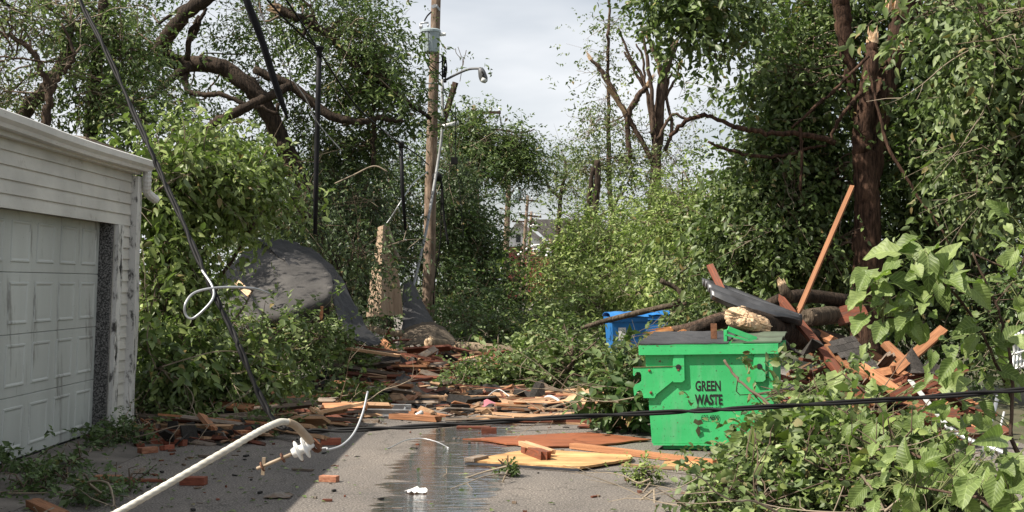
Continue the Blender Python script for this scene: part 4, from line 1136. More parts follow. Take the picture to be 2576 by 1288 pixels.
b = MB(); b.tube([Vector((-5.9, 3.0, 5.6)), Vector((-6.1, 7.8, 5.5)), Vector((-6.7, 12.4, 5.5)), Vector((-7.6, 20, 5.7)), Vector((-8.3, 27, 6.0))], .020, 7)
o = b.build('overhead_cable', M['black_cable'], smooth=True); tag(o, 'black cable crossing the top left corner over the garage roof', 'cable')
b = MB()
for pts in ([(1157, 205), (1161, 180), (1164, 155), (1158, 135), (1152, 118)], [(1164, 158), (1170, 140), (1173, 126)], [(1160, 148), (1148, 134), (1146, 122)], [(1162, 170), (1166, 160), (1166, 146)]):
    b.tube(cat([W(x, y, PD - .5) for x, y in pts], 3), .010, 4)
o = b.build('bare_twig', M['twig']); tag(o, 'bare forked twig sticking up from the broken crossarm', 'twig')
# white guy grip, bent over at the end, with its insulator
gp = thing('guy_grip', W(500, 1180, 3.2), 'thick white twisted guy strand rising from the bottom edge and bent over', 'guy strand')
P = [Vector(p) for p in cat([tuple(W(x, y, d)) for x, y, d in [(200, 1336, 3.0), (300, 1287, 3.02), (420, 1219, 3.05), (540, 1150, 3.1), (640, 1092, 3.15), (690, 1067, 3.18), (715, 1061, 3.2), (742, 1070, 3.22), (765, 1092, 3.24), (786, 1116, 3.25)]], 26)]
b = MB(); n = 18
for i, p in enumerate(P):
    t = (P[min(i + 1, len(P) - 1)] - P[max(i - 1, 0)]).normalized()
    u = Vector((0, 1, 0)); u = (u - t * u.dot(t)).normalized(); w = t.cross(u)
    f = i / len(P)
    r0 = .0080 * (1 - .25 * max(0, f - .6) / .4)
    for j in range(n):
        a = 6.283 * j / n
        rr = r0 * (1 + .075 * math.cos(4 * a - i * 1.5)) if f < .72 else r0 * .85
        b.v.append(tuple(p + u * (math.cos(a) * rr) + w * (math.sin(a) * rr)))
for i in range(len(P) - 1):
    for j in range(n):
        a = i * n + j; c = i * n + (j + 1) % n
        b.f.append((a, c, c + n, a + n)); b.m.append(0)
b.f.append(tuple((len(P) - 1) * n + j for j in range(n))); b.m.append(0)
M['grip'] = mat('grip', (0.50, 0.49, 0.44), (0.36, 0.34, 0.29), 30, 0.5)
M['grip_tan'] = mat('grip_tan', (0.36, 0.28, 0.20), (0.25, 0.19, 0.13), 30, 0.6)
b.build('strand', M['grip'], gp, smooth=True)
b = MB(); b.tube(P[-70:-2], .0099, 10); b.build('worn_sleeve', M['grip_tan'], gp, smooth=True)
b = MB(); b.tube(cat([W(788, 1118, 3.25), W(800, 1128, 3.25), W(822, 1127, 3.25), (W(826, 1131, 3.25)), W(860, 1120, 3.27), W(890, 1090, 3.3), W(912, 1040, 3.35), W(925, 985, 3.4)], 7), .0027, 7); b.build('tail_wire', M['galv'], gp, smooth=True)
b = MB()
for i in range(5):
    c = W(786 + i * 3, 1114 + i * 3, 3.25); b.tube([c + Vector((.011 * math.cos(a), .004 * math.sin(a * 3), .011 * math.sin(a))) for a in [k * .7 for k in range(10)]], .0022, 5)
b.build('lashing', M['rust'], gp, smooth=True)
ins = thing('insulator', W(750, 1132, 3.25), 'white porcelain spool insulator with a rusty bolt lying below the bent strand', 'insulator')
A = (W(778, 1122, 3.25) - W(726, 1146, 3.25)).normalized()
b = MB()
b.lathe([(.004, -.001), (.011, 0), (.0125, .006), (.013, .011), (.0255, .0135), (.0262, .0150), (.0255, .0162), (.0125, .018), (.0112, .024), (.0125, .030), (.0255, .0325), (.0268, .0345), (.0255, .036), (.0125, .038), (.010, .046), (.008, .054), (.005, .057)], W(736, 1141, 3.25), A, 28)
b.build('porcelain_body', M['porcelain'], ins, smooth=True)
b = MB(); b.tube([W(732, 1143, 3.25), W(690, 1161, 3.25), W(646, 1179, 3.25)], .0042, 8); b.build('bolt', M['grip_tan'], ins, smooth=True)
for x, y, s in ((711, 1152, 1.0), (660, 1174, 1.0)):
    b = MB(); c = W(x, y, 3.25); b.lathe([(.012 * s, -.0015), (.0125 * s, 0), (.012 * s, .002)], c, A, 10)
    b.build('washer', M['rust'], ins)
b = MB(); c = W(661, 1174, 3.25); b.beam(c + Vector((0, 0, -.02)), c + Vector((.003, 0, .022)), .006, .008); b.build('cotter', M['grip_tan'], ins)
# loop of white wire in the middle of the left trees
wire('wire_loop', 'bright loop of bare white wire around the slanting black cables', [(678, 739, 5.9), (633, 725, 5.6), (554, 723, 5.5), (492, 735, 5.45), (467, 763, 5.4), (467, 791, 5.4), (485, 801, 5.4), (519, 773, 5.42), (537, 746, 5.45), (533, 718, 5.5), (508, 680, 5.55)], .0052, M['galv'], 'wire', n=7, seg=8)
# ------------------------------------------------------------------ the green dumpster
def dumpmat():
    m, n, l, bs = nodes('green_paint')
    v = coords(n, l, (1, 1, 1)); vz = coords(n, l, (3, 3, .6))
    col = ramp(n, l, noise(n, l, v, 2.2, 5), [(0.3, (0.035, 0.36, 0.115)), (0.68, (0.048, 0.45, 0.15))])
    f = ramp(n, l, noise(n, l, vz, 2.5, 6, .7), [(0.48, (0, 0, 0)), (0.74, (.55, .55, .55))])
    col = mixc(n, l, f, col, (0.16, 0.40, 0.22))
    for sc_, th, c in ((22, .675, (0.10, 0.05, 0.03)), (46, .655, (0.035, 0.035, 0.022)), (8, .725, (0.07, 0.10, 0.045))):
        f = ramp(n, l, noise(n, l, v, sc_, 4, .6), [(th, (0, 0, 0)), (th + .02, (1, 1, 1))])
        col = mixc(n, l, f, col, c)
    l.new(col, bs.inputs['Base Color'])
    bs.inputs['Roughness'].default_value = 0.48
    bs.inputs['Specular IOR Level'].default_value = 0.35
    bumpn(n, l, bs, noise(n, l, v, 2.4, 3), 0.25, 0.05)
    return m
M['green'] = dumpmat()
M['lid_black'] = mat('lid_black', (0.05, 0.05, 0.053), (0.026, 0.026, 0.028), 3, 0.55, 0.15, 20)
M['ink'] = mat('ink', (0.012, 0.012, 0.012), rough=0.6)
pb = W(1641, 1132, 13.05); pb.z = 0.015
du = bpy.data.objects.new('dumpster', None); COL.objects.link(du)
tag(du, 'bright green dumpster with a black lid lettered GREEN WASTE', 'dumpster')
phi = math.radians(-14.5)
du.location = pb
du.rotation_euler = (0, math.radians(-1.4), phi)
ROOTLOC[du.name] = Vector((0, 0, 0))                          # parts are written in its own axes
DW, DD, DH = 1.155, 1.02, 1.0
def dp(name, b, m, parent=None, smooth=False):
    p = parent or du
    ROOTLOC[p.name] = Vector((0, 0, 0))
    return b.build(name, m, p, smooth)
tp = 0.05                                                     # the body widens to the top
b = MB()
def shell(i, z):
    k = z / DH
    x0, x1 = -tp * k + i, DW + tp * .4 * k - i
    y0, y1 = -.02 * k + i, DD + .02 * k - i
    return [(x0, y0, z), (x1, y0, z), (x1, y1, z), (x0, y1, z)]
vs = shell(0, .05) + shell(0, .94) + shell(.03, .94) + shell(.03, .09)
fs = [(3, 2, 1, 0)]
for q in range(3):
    for j in range(4): fs.append((q * 4 + j, q * 4 + (j + 1) % 4, q * 4 + 4 + (j + 1) % 4, q * 4 + 4 + j))
fs.append((12, 13, 14, 15))
b.add(vs, fs); dp('body', b, M['green'])
b = MB(); b.box(.10, DW - .05, .05, .15, -.012, .048); b.box(.10, DW - .05, DD - .15, DD - .05, -.012, .048); b.box(0.01, DW + .01, -.012, .03, .03, .047); dp('skid', b, M['green'])
b = MB()
b.box(-.10, DW + .07, -.065, -.022, .905, .985)
b.box(-.10, DW + .07, -.064, .03, .986, .996)
b.box(-.10, -.055, -.022, DD + .05, .91, .985); b.box(DW + .024, DW + .07, -.022, DD + .05, .91, .985); b.box(-.055, DW + .024, DD + .022, DD + .06, .91, .985)
dp('rim', b, M['green'])
b = MB(); b.box(DW - .03, DW + .012, -.026, -.006, .06, .90); dp('corner_rib', b, M['green'])
# black lid: ribbed, sagging, on the left two thirds
def liding(x0, x1, y0, y1, z0, z1, sag, nx, ny):
    P = []
    for i in range(nx + 1):
        r = []
        for j in range(ny + 1):
            u, w = i / nx, j / ny
            z = z0 + (z1 - z0) * w - sag * math.sin(math.pi * u) * math.sin(math.pi * min(1, w * 1.1)) + (.013 if (j // 2) % 2 else 0) + random.uniform(-.004, .004)
            r.append((x0 + (x1 - x0) * u, y0 + (y1 - y0) * w, z))
        P.append(r)
    return P
b = MB(); b.grid(liding(-.10, .76, -.05, DD - .05, 1.002, 1.075, .02, 12, 20), .012); dp('lid', b, M['lid_black'])
b = MB(); b.grid(liding(.78, DW + .09, .0, DD + .02, 1.002, 1.06, .0, 4, 8), .012); dp('lid', b, mat('lid_green_grey', (0.10, 0.13, 0.09), (0.06, 0.07, 0.05), 4, .6))
b = MB(); b.beam((.72, .05, 1.09), (.98, .10, 1.01), .07, .02); b.beam((.74, .12, 1.14), (1.0, .20, 1.03), .03, .05); b.box(.71, .74, .02, .16, 1.0, 1.13); dp('lid_hinge', b, M['green'])
b = MB(); b.box(.56, .62, .25, .27, 1.04, 1.19); dp('lid_post', b, M['rust'])
# lifting lugs with round holes
for x in (.225, .99):
    r = None
    b = MB()
    b.prism([(0, .62), (.085, .62), (.11, .64), (.11, .88), (.085, .90), (.02, .90), (0, .82)], (x, -.004, .02), (1, 0, 0), (0, 0, 1), (0, -1, 0), .045)
    lug = dp('lug', b, M['green'])
    b = MB(); b.lathe([(.026, 0), (.027, .004), (.019, .005), (.019, .0055)], (x + .055, -.0485, .785), (0, -1, 0), 16); dp('hole', b, M['ink'], lug)
# hook plate on the left with two slots
sc_ = .001324
poly = [(192, 545), (550, 540), (550, 582), (352, 742), (340, 768), (262, 768), (255, 735), (248, 716), (235, 710), (218, 718), (205, 745), (195, 752), (190, 692), (205, 668), (235, 655), (248, 642), (250, 600), (240, 580), (218, 576), (205, 590), (200, 608), (190, 600)]
pp = [((x - 310) * sc_ / .968, (1130 - y) * sc_ + .01) for x, y in poly]
b = MB(); b.prism(pp, (0, -.024, 0), (1, 0, 0), (0, 0, 1), (0, -1, 0), .018)
pk = dp('hook_plate', b, M['green'])
for x, y in ((308, 568), (315, 728), (520, 565)):
    b = MB(); b.lathe([(.014, 0), (.014, .008), (.007, .012)], ((x - 310) * sc_, -.043, (1130 - y) * sc_ + .01), (0, -1, 0), 8); dp('bolt', b, M['rust'], pk)
# rusty strip under the hook plate edges
b = MB()
b.beam((pp[0][0], -.046, pp[0][1] + .004), (pp[1][0], -.046, pp[1][1] + .004), .006, .006)
dp('weld_bead', b, M['rust'], pk)
# lettering
def text(body, cx_, cz, h, wscale, bold, parent):
    c = bpy.data.curves.new('lettering', 'FONT')
    c.body = body; c.align_x = 'CENTER'; c.size = 1.0; c.offset = bold; c.extrude = 0.0; c.resolution_u = 3
    o = bpy.data.objects.new('lettering_src', c); COL.objects.link(o)
    dg = bpy.context.evaluated_depsgraph_get(); dg.update()
    me = bpy.data.meshes.new_from_object(o.evaluated_get(dg))
    bpy.data.objects.remove(o); bpy.data.curves.remove(c)
    me.name = 'lettering'
    s = h / .72
    me.transform(Matrix(((s * wscale, 0, 0, cx_), (0, 0, 1, -.0135), (0, s, 0, cz), (0, 0, 0, 1))))
    o = link('lettering', me, M['ink'], parent)
    return o
lx = (724 - 310) * sc_ / .968 - .012
text('GREEN', lx, (1130 - 698) * sc_ - .016, .095, .60, .034, du)
text('WASTE', lx + .003, (1130 - 796) * sc_ - .016, .095, .60, .034, du)
text('Problems, call', lx + .003, (1130 - 836) * sc_ - .016, .042, .70, .008, du)
text('622.4800', lx + .012, (1130 - 908) * sc_ - .018, .048, .70, .012, du)
# wilted leaf stuck on the front
b = MB(); b.prism([(0, 0), (.05, .02), (.03, .06), (.0, .05), (-.03, .065), (-.05, .03)], (lx - .10, -.03, .225), (1, -.15, 0), (0, -.2, 1), (0, -1, 0), .003)
b.prism([(0, 0), (.02, -.06), (-.005, -.11), (-.03, -.05)], (lx - .10, -.03, .225), (1, -.15, 0), (0, -.2, 1), (0, -1, 0), .003)
b.v = [tuple(du.matrix_basis @ Vector(v)) for v in b.v]
o = b.build('wilted_leaf', M['wilted']); tag(o, 'wilted dark leaf stuck on the dumpster below the phone number', 'leaf')

# ------------------------------------------------------------------ blue bins
M['blue'] = mat('blue', (0.022, 0.17, 0.46), (0.018, 0.13, 0.37), 4, 0.45)
def bluebin(px, py, d, w, rz, label, sticker):
    base = W(px, py, d); base.z = 0
    o = bpy.data.objects.new('wheeled_bin', None); COL.objects.link(o)
    tag(o, label, 'bin', 'blue bins'); o.location = base; o.rotation_euler = (0, 0, rz); ROOTLOC[o.name] = Vector((0, 0, 0))
    def ap(name, b, m, p=None, smooth=False):
        q = p or o; ROOTLOC[q.name] = Vector((0, 0, 0)); return b.build(name, m, q, smooth)
    b = MB(); H = 1.02
    vs = []
    for z, k in ((.06, .80), (.1, .82), (H - .08, .98), (H - .075, 1.05), (H, 1.05)):
        hw, hd = w / 2 * k, .36 * k
        vs += [(-hw, -hd, z), (hw, -hd, z), (hw, hd, z), (-hw, hd, z)]
    fs = [(3, 2, 1, 0), (16, 17, 18, 19)]
    for q in range(4):
        for j in range(4): fs.append((q * 4 + j, q * 4 + (j + 1) % 4, q * 4 + 4 + (j + 1) % 4, q * 4 + 4 + j))
    b.add(vs, fs); ap('body', b, M['blue'])
    b = MB(); P = []
    for i in range(9):
        u = i / 8 - .5
        P.append([(u * w * 1.1, v * .80, H + .004 + .075 * (1 - (2 * v) ** 2) ** .5 * (1 if abs(v) < .49 else 0) + (.012 if i in (2, 3, 5, 6) else 0)) for v in [k / 8 - .5 for k in range(9)]])
    b.grid(P, .01); ap('lid', b, M['blue'])
    b = MB(); b.tube([(-w * .42, .44, H + .05), (w * .42, .44, H + .05)], .018, 8); b.box(-w * .42, -w * .36, .36, .45, H - .02, H + .06); b.box(w * .36, w * .42, .36, .45, H - .02, H + .06); ap('handle', b, M['blue'])
    for sx in (-1, 1):
        b = MB(); b.lathe([(.05, -.03), (.13, -.028), (.13, .028), (.05, .03)], (sx * w * .42, .36, .13), (1, 0, 0), 16); ap('wheel', b, M['black_cable'])
    if sticker:
        b = MB(); b.prism([(-.19, .62), (-.05, .62), (-.06, .86), (-.19, .86)], (0, -.385, 0), (1, 0, 0), (0, .05, 1), (0, -1, 0), .003); ap('sticker', b, M['white_trash'])
    return o
bluebin(1573, 800, 24, .62, .12, 'blue wheeled bin with a white sticker behind the fallen branch', True)
bluebin(1640, 800, 25.2, .60, -.1, 'blue wheeled bin further back half hidden by leaves', False)
b = MB(); p, r = limb_path([(1462, 826, 22.5, 10), (1520, 808, 22.5, 13), (1600, 788, 22.4, 15), (1690, 768, 22.2, 14), (1725, 764, 22, 10)], 6); b.tube(p, r, 8, wob=.06)
p, r = limb_path([(1690, 766, 22.2, 9), (1715, 750, 22, 9), (1700, 725, 22, 12), (1660, 705, 22, 14)], 5); b.tube(p, r, 8, wob=.06)
o = b.build('fallen_branch', M['bark_grey'], smooth=True); tag(o, 'bare grey branch lying across the blue bins', 'branch')

# ------------------------------------------------------------------ tarps, rug, panels on the left
def clothmat(name, c, c2, bsc=9, rough=.75):
    return mat(name, c, c2, 2.2, rough, .5, bsc, spec=.25, dist=.03, specks=[(tuple(min(1, x * 1.7 + .02) for x in c), 50, .70)])
M['membrane_grey'] = clothmat('membrane_grey', (0.07, 0.066, 0.063), (0.038, 0.036, 0.035))
M['membrane_black'] = clothmat('membrane_black', (0.022, 0.022, 0.024), (0.012, 0.012, 0.013), 12, .6)
M['rug'] = clothmat('rug', (0.12, 0.095, 0.07), (0.07, 0.055, 0.04), 40, .95)
M['beige'] = mat('beige', (0.36, 0.27, 0.19), (0.25, 0.175, 0.12), 2.0, .85, .2, 14, stretch=(12, 12, .5))
M['screen'] = clothmat('screen', (0.07, 0.068, 0.07), (0.04, 0.04, 0.042), 30)
def sheet(name, ctrl, m, label, cat_, th=.006, nu=6, nv=6, amp=.008, seed=1, smooth=True):
    b = MB(); b.grid(surf(ctrl, nu, nv, amp, seed), th)
    return tag(b.build(name, m, smooth=smooth), label, cat_)
sheet('roof_membrane', [[(545, 700, 21.8), (600, 650, 22.2), (650, 608, 22.6), (700, 612, 22.9)], [(556, 735, 21.2), (630, 690, 21.4), (700, 650, 21.7), (790, 650, 22)],
      [(560, 770, 20.6), (640, 740, 20.7), (730, 715, 20.8), (835, 700, 21)], [(575, 795, 20.2), (655, 790, 19.9), (738, 782, 19.9), (832, 752, 20.4)], [(580, 840, 20.0), (660, 838, 19.8), (742, 832, 20.2), (826, 800, 20.9)]], M['membrane_grey'], 'large grey roof membrane draped over the fallen branches', 'roof membrane')
sheet('roof_membrane', [[(640, 602, 22.6), (720, 604, 23), (792, 632, 22.9), (852, 690, 22.4), (893, 765, 21.6), (925, 825, 20.6), (962, 864, 19.6)], [(668, 616, 22.1), (738, 640, 22.1), (803, 668, 22.1), (842, 722, 21.7), (872, 790, 20.9), (902, 838, 20.1), (945, 868, 19.4)],
      [(740, 680, 21.3), (800, 690, 21.2), (838, 704, 21.0), (836, 745, 20.7), (850, 800, 20.3), (880, 846, 19.7), (925, 870, 19.2)]], M['membrane_black'], 'black torn membrane falling over the edge of the grey sheet', 'roof membrane', amp=.012, seed=4)
sheet('folded_panel', [[(953, 572, 28), (962, 568, 27.8), (966, 566, 28.1), (976, 568, 28.2)], [(943, 640, 28), (960, 640, 27.6), (970, 641, 28), (994, 646, 28.1)], [(932, 720, 27.9), (960, 718, 27.4), (975, 716, 27.9), (1006, 712, 28)], [(923, 797, 27.8), (958, 797, 27.2), (978, 794, 27.8), (1014, 793, 27.9)]], M['beige'], 'tall beige folded sheet standing on end left of the utility pole', 'panel', .02, 2, 3, amp=.0, seed=5, smooth=False)
sheet('folded_panel', [[(962, 566, 28.3), (972, 566, 28.2), (978, 572, 28.4)], [(976, 615, 28.2), (988, 612, 28), (994, 620, 28.4)], [(985, 655, 28.2), (1001, 652, 28), (1010, 664, 28.4)]], mat('beige_grey', (0.24, 0.19, 0.145), (0.15, 0.12, 0.09), 2, .85), 'brown grey flap behind the tall beige sheet', 'panel', .02, amp=.002, seed=6)
sheet('window_screen', [[(1016, 705, 29.5), (1030, 702, 29.6), (1044, 720, 29.8)], [(1012, 770, 28.6), (1045, 765, 28.8), (1068, 770, 29.2)], [(1015, 830, 27.8), (1060, 825, 28), (1094, 812, 28.6)]], M['screen'], 'grey mesh screen leaning at the foot of the utility pole', 'screen', .006, seed=7)
sheet('rug', [[(1008, 842, 27.5), (1030, 818, 28.2), (1075, 808, 28.6), (1110, 822, 28.4), (1140, 848, 28)], [(1004, 862, 27), (1035, 838, 27.2), (1085, 828, 27.4), (1108, 842, 27.3), (1148, 862, 27.2)], [(1012, 876, 26.6), (1040, 868, 26.4), (1080, 866, 26.4), (1100, 868, 26.4), (1140, 872, 26.6)]], M['rug'], 'crumpled brown rug heaped at the foot of the utility pole', 'rug', .015, seed=8)
sheet('roofing_felt', [[(800, 935, 23.5), (850, 922, 23.6), (895, 950, 23.4)], [(790, 960, 22.5), (850, 945, 22.6), (930, 962, 22.4)], [(780, 990, 19.6), (850, 992, 19.5), (940, 990, 19.6)], [(800, 1008, 18.4), (860, 1012, 18.3), (925, 1002, 18.5)]], M['membrane_black'], 'black roofing felt sheet standing among the debris left of centre', 'roofing felt', .006, seed=9)
sheet('roofing_felt', [[(1036, 998, 18.6), (1090, 985, 19.2), (1130, 990, 19.4), (1170, 1008, 18.4)], [(1040, 1014, 17.8), (1090, 1008, 18.2), (1140, 1008, 18.2), (1180, 1016, 17.9)], [(1050, 1026, 17.35), (1100, 1030, 17.2), (1150, 1031, 17.1), (1196, 1030, 17.2)]], M['screen'], 'dark grey felt flap lying on the boards at the puddle end', 'roofing felt', .006, seed=10)
sheet('metal_flashing', [[(788, 980, 19.8), (820, 975, 20), (850, 985, 19.8)], [(810, 990, 19.2), (850, 1000, 19), (880, 996, 19)], [(850, 1003, 18.7), (880, 1008, 18.5), (912, 1006, 18.5)]], M['steel_white'], 'bright bent metal flashing under the black felt', 'flashing', .003, seed=12)
sheet('black_bag', [[(980, 960, 20.5), (1010, 945, 21), (1040, 955, 20.6)], [(974, 985, 19.6), (1010, 970, 19.4), (1048, 980, 19.6)], [(980, 1003, 18.9), (1010, 1003, 18.7), (1042, 1003, 18.9)]], M['membrane_black'], 'black plastic bag slumped between the splintered boards', 'bag', .01, amp=.02, seed=13)

# ------------------------------------------------------------------ lumber
def plankmesh(kind, seed):
    """a unit board: 1 long in x, 1 wide in y, 1 thick in z, with ends that are sawn or torn"""
    rg = random.Random(seed)
    b = MB()
    if kind == 'sawn': b.box(-.5, .5, -.5, .5, -.5, .5)
    else:
        both = kind == 'torn2'
        n = 5
        def endx(sg, j, z): return sg * (.5 - (rg.uniform(0, .10) if (sg > 0 or both) else 0))
        R = [[[(endx(sg, j, z), -.5 + j / n, z) for j in range(n + 1)] for z in (-.5, .5)] for sg in (-1, 1)]
        vs = []
        for q in range(2):
            for z in range(2): vs += R[q][z]
        k = n + 1
        fs = []
        for j in range(n):
            a = j
            fs.append((a + k, a + 1 + k, a + 3 * k + 1, a + 3 * k))
            fs.append((a + 1, a, a + 2 * k, a + 2 * k + 1))
            fs.append((a, a + 1, a + k + 1, a + k)); fs.append((a + 2 * k + 1, a + 2 * k, a + 3 * k, a + 3 * k + 1))
        fs.append((0, k, 3 * k, 2 * k)); fs.append((k - 1 + k, k - 1, 2 * k + k - 1, 3 * k + k - 1))
        b.add(vs, fs)
    me = bpy.data.meshes.new('plank_' + kind)
    me.from_pydata(b.v, [], b.f); me.update()
    return me
PM = {}
def plank(a, c, w, t, m, label, group=None, kind=None, name='plank', up=(0, 0, 1), cat_='plank', roll=0.0):
    """a board from point a to point c (world)"""
    kind = kind or random.choice(['sawn', 'torn', 'torn', 'torn2'])
    key = (kind, random.randrange(3), m)
    if key not in PM:
        me = plankmesh(kind, hash(key[:2]) % 1000); me.materials.append(M[m]); PM[key] = me
    o = bpy.data.objects.new(name, PM[key]); COL.objects.link(o)
    a, c = Vector(a), Vector(c)
    o.matrix_world = frame(a, c, Vector(up)) @ Matrix.Rotation(roll, 4, 'X') @ Matrix.Diagonal(((c - a).length, w, t, 1))
    return tag(o, label, cat_, group)
def PG(x0, y0, x1, y1, w, t, m, label, group=None, z0=0.0, z1=None, **k):
    """a board whose ends are given on the picture, lying on the ground (or z above it)"""
    z1 = z0 if z1 is None else z1
    return plank(G(x0, y0, z0 + t / 2 + .006), G(x1, y1, z1 + t / 2 + .006), w, t, m, label, group, **k)
def PA(x0, y0, d0, x1, y1, d1, w, t, m, label, group=None, **k):
    return plank(W(x0, y0, d0), W(x1, y1, d1), w, t, m, label, group, **k)
T = .045
# flat sheets in the foreground
def panel(name, pts, m, label, cat_='plywood', t=.014, z=.012, edge=None, lift=None):
    P = []
    for i, (x, y) in enumerate(pts):
        zz = z + (lift[i] if lift else 0)
        P.append(G(x, y, zz))
    k = len(P)
    # rough the outline
    Q = []
    rg = random.Random(len(label))
    for i in range(k):
        a, c = P[i], P[(i + 1) % k]
        n = max(1, int((c - a).length / .09))
        for j in range(n):
            p = a.lerp(c, j / n)
            nrm = Vector((-(c - a).y, (c - a).x, 0)).normalized()
            Q.append(p + nrm * (rg.gauss(0, .012) if j else 0))
    n = len(Q)
    o_ = sum(Q, Vector()) / n
    b = MB()
    b.add([tuple(q + Vector((0, 0, t))) for q in Q] + [tuple(q) for q in Q], [tuple(range(n - 1, -1, -1)), tuple(range(n, 2 * n))] + [(i, (i + 1) % n, n + (i + 1) % n, n + i) for i in range(n)])
    if b.f:
        # make the top face look up whatever way the outline runs
        a = sum((Q[i].x * Q[(i + 1) % n].y - Q[(i + 1) % n].x * Q[i].y) for i in range(n))
        if a > 0: b.f = [tuple(reversed(f)) for f in b.f]
    o = b.build(name, m, base=(o_.x, o_.y, o_.z))
    tag(o, label, cat_)
    return o
panel('plywood_sheet', [(1164, 1107), (1230, 1111), (1275, 1119), (1379, 1126), (1489, 1123), (1638, 1108), (1560, 1099), (1482, 1091), (1390, 1094), (1306, 1099)], M['ply_red'], 'reddish brown plywood sheet lying flat left of the dumpster')
o = panel('particle_board', [(1171, 1165), (1300, 1171), (1400, 1177), (1458, 1181), (1493, 1175), (1590, 1158), (1586, 1149), (1450, 1141), (1330, 1135), (1250, 1149)], M['osb'], 'yellow strand board sheet lying flat in front of the puddle', 'board', t=.02, z=.02)
b = MB(); b.tube([G(1171, 1166, .022), G(1300, 1172.5, .022), G(1400, 1178.5, .022), G(1458, 1182.5, .022)], .013, 4)
ROOTLOC[o.name] = Vector(o.location); b.build('tar_edge', mat('tar', (0.03, 0.035, 0.045), rough=.6), o)
panel('particle_board', [(1672, 1164), (1730, 1163), (1800, 1163), (1800, 1180), (1750, 1181), (1690, 1178), (1662, 1176)], M['osb'], 'small piece of yellow strand board below the dumpster front', 'board')
panel('plywood_sheet', [(1452, 1076), (1530, 1078), (1612, 1077), (1608, 1068), (1562, 1056), (1500, 1056), (1480, 1066)], M['lumber_red'], 'dark brown panel with a grey patch near the dumpster side')
panel('plywood_sheet', [(1410, 1012), (1470, 1016), (1530, 1014), (1540, 1000), (1536, 985), (1476, 978), (1440, 994)], M['lumber_pale'], 'pale orange plywood piece on top of the middle lumber pile', z=.10, lift=[0, 0, .02, .08, .14, .12, .05], t=.016)
PG(1309, 1113, 1392, 1139, .09, .04, 'lumber_pale', 'pale split plank lying on top of the yellow board', z0=.12, z1=.05, kind='torn2')
PG(1322, 1128, 1376, 1148, .09, .075, 'lumber_red', 'short dark red block resting on the yellow board', z0=.034)
PG(1180, 1157, 1219, 1148, .10, .03, 'lumber_old', 'short broken brown slat at the left tip of the yellow board', z0=.03)
PG(1440, 1121, 1800, 1164, .085, .05, 'lumber', 'long orange two by four lying in front of the dumpster')
PG(1566, 1169, 1780, 1183, .05, .02, 'lumber_pale', 'thin pale lath beside the small yellow board')
PG(1150, 1074, 1236, 1075, .10, .02, 'lumber_red', 'thin dark slat floating in the puddle')
panel('felt_scrap', [(1400, 1056), (1480, 1060), (1560, 1048), (1500, 1046), (1440, 1050)], M['membrane_black'], 'black felt scrap at the front of the middle lumber pile', 'felt', t=.006)
# the middle pile
PG(987, 1046, 1108, 1054, .14, .06, 'lumber', 'thick orange board with brick texture edge by the ladder end', z0=.0)
PA(1008, 1030, 17.0, 1124, 1052, 16.2, .14, .06, 'lumber', 'thick reddish beam slanting down to the puddle edge')
PA(1130, 1054, 16.3, 1160, 1030, 16.6, .11, .06, 'lumber_old', 'stubby broken board end at the puddle edge')
PA(979, 972, 18.6, 1017, 1020, 17.6, .16, .03, 'lumber_pale', 'bright splintered board standing left of the pile', kind='torn2', up=(0, -1, .3))
PA(1052, 986, 18.4, 1006, 1024, 17.6, .13, .03, 'lumber', 'bright orange board leaning across the splintered one', up=(0, -1, .4))
PA(1004, 955, 19.4, 1066, 1003, 18.2, .16, .03, 'lumber_old', 'grey brown board leaning on the black bag', up=(0, -1, .4))
PA(1080, 1003, 18.8, 1124, 979, 19.2, .12, .04, 'lumber_red', 'dark red board leaning behind the felt flap', up=(0, -1, .4))
PA(1140, 979, 20.4, 1332, 957, 20.8, .10, .05, 'lumber_pale', 'long pale lath along the back of the middle pile')
PA(1138, 989, 19.4, 1325, 973, 19.9, .12, .07, 'lumber_pale', 'thick pale orange beam across the middle pile')
PA(1240, 991, 18.6, 1420, 1017, 17.6, .10, .06, 'lumber_pale', 'pale board slanting right down the front of the middle pile')
PA(1238, 1010, 17.6, 1400, 1035, 16.7, .14, .06, 'lumber_pale', 'wide worn board at the lower front of the middle pile', roll=.2)
PA(1355, 1002, 17.8, 1468, 1034, 16.7, .12, .05, 'lumber_pale', 'pale splintered board ending at the right front of the middle pile', kind='torn2')
PA(1440, 1038, 16.6, 1558, 1003, 17.5, .10, .04, 'lumber_pale', 'light board rising right towards the dumpster hook')
PA(1410, 973, 20.4, 1545, 968, 20.6, .14, .05, 'lumber', 'orange beam at the back right of the middle pile')
PA(1200, 977, 20.2, 1420, 993, 19.2, .09, .04, 'lumber_red', 'dark beam between the pale boards of the middle pile')
def describe(col, L, w, v, fx, fy, pile):
    size = 'long' if L > 1.25 else ('short' if L < .6 else 'medium')
    tint = {'lumber_pale': 'pale', 'lumber': 'orange', 'lumber_red': 'dark red', 'lumber_old': 'weathered grey'}[col]
    lie = 'standing steep' if abs(v.z) > .5 * math.hypot(v.x, v.y) else ('lying crossways' if abs(v.x) > 2 * abs(v.y) else ('pointing away' if abs(v.y) > 1.6 * abs(v.x) else ('slanting right' if v.x * v.y > 0 else 'slanting left')))
    row = 'front' if fy < .34 else ('middle' if fy < .67 else 'back')
    c = 'left' if fx < .34 else ('centre' if fx < .67 else 'right')
    wide = 'wide' if w > .11 else ('narrow' if w < .075 else 'mid width')
    return '%s %s %s board %s, %s %s of the %s' % (size, wide, tint, lie, row, c, pile)
gm = 'splintered boards of the middle pile'
rg = random.Random(5)
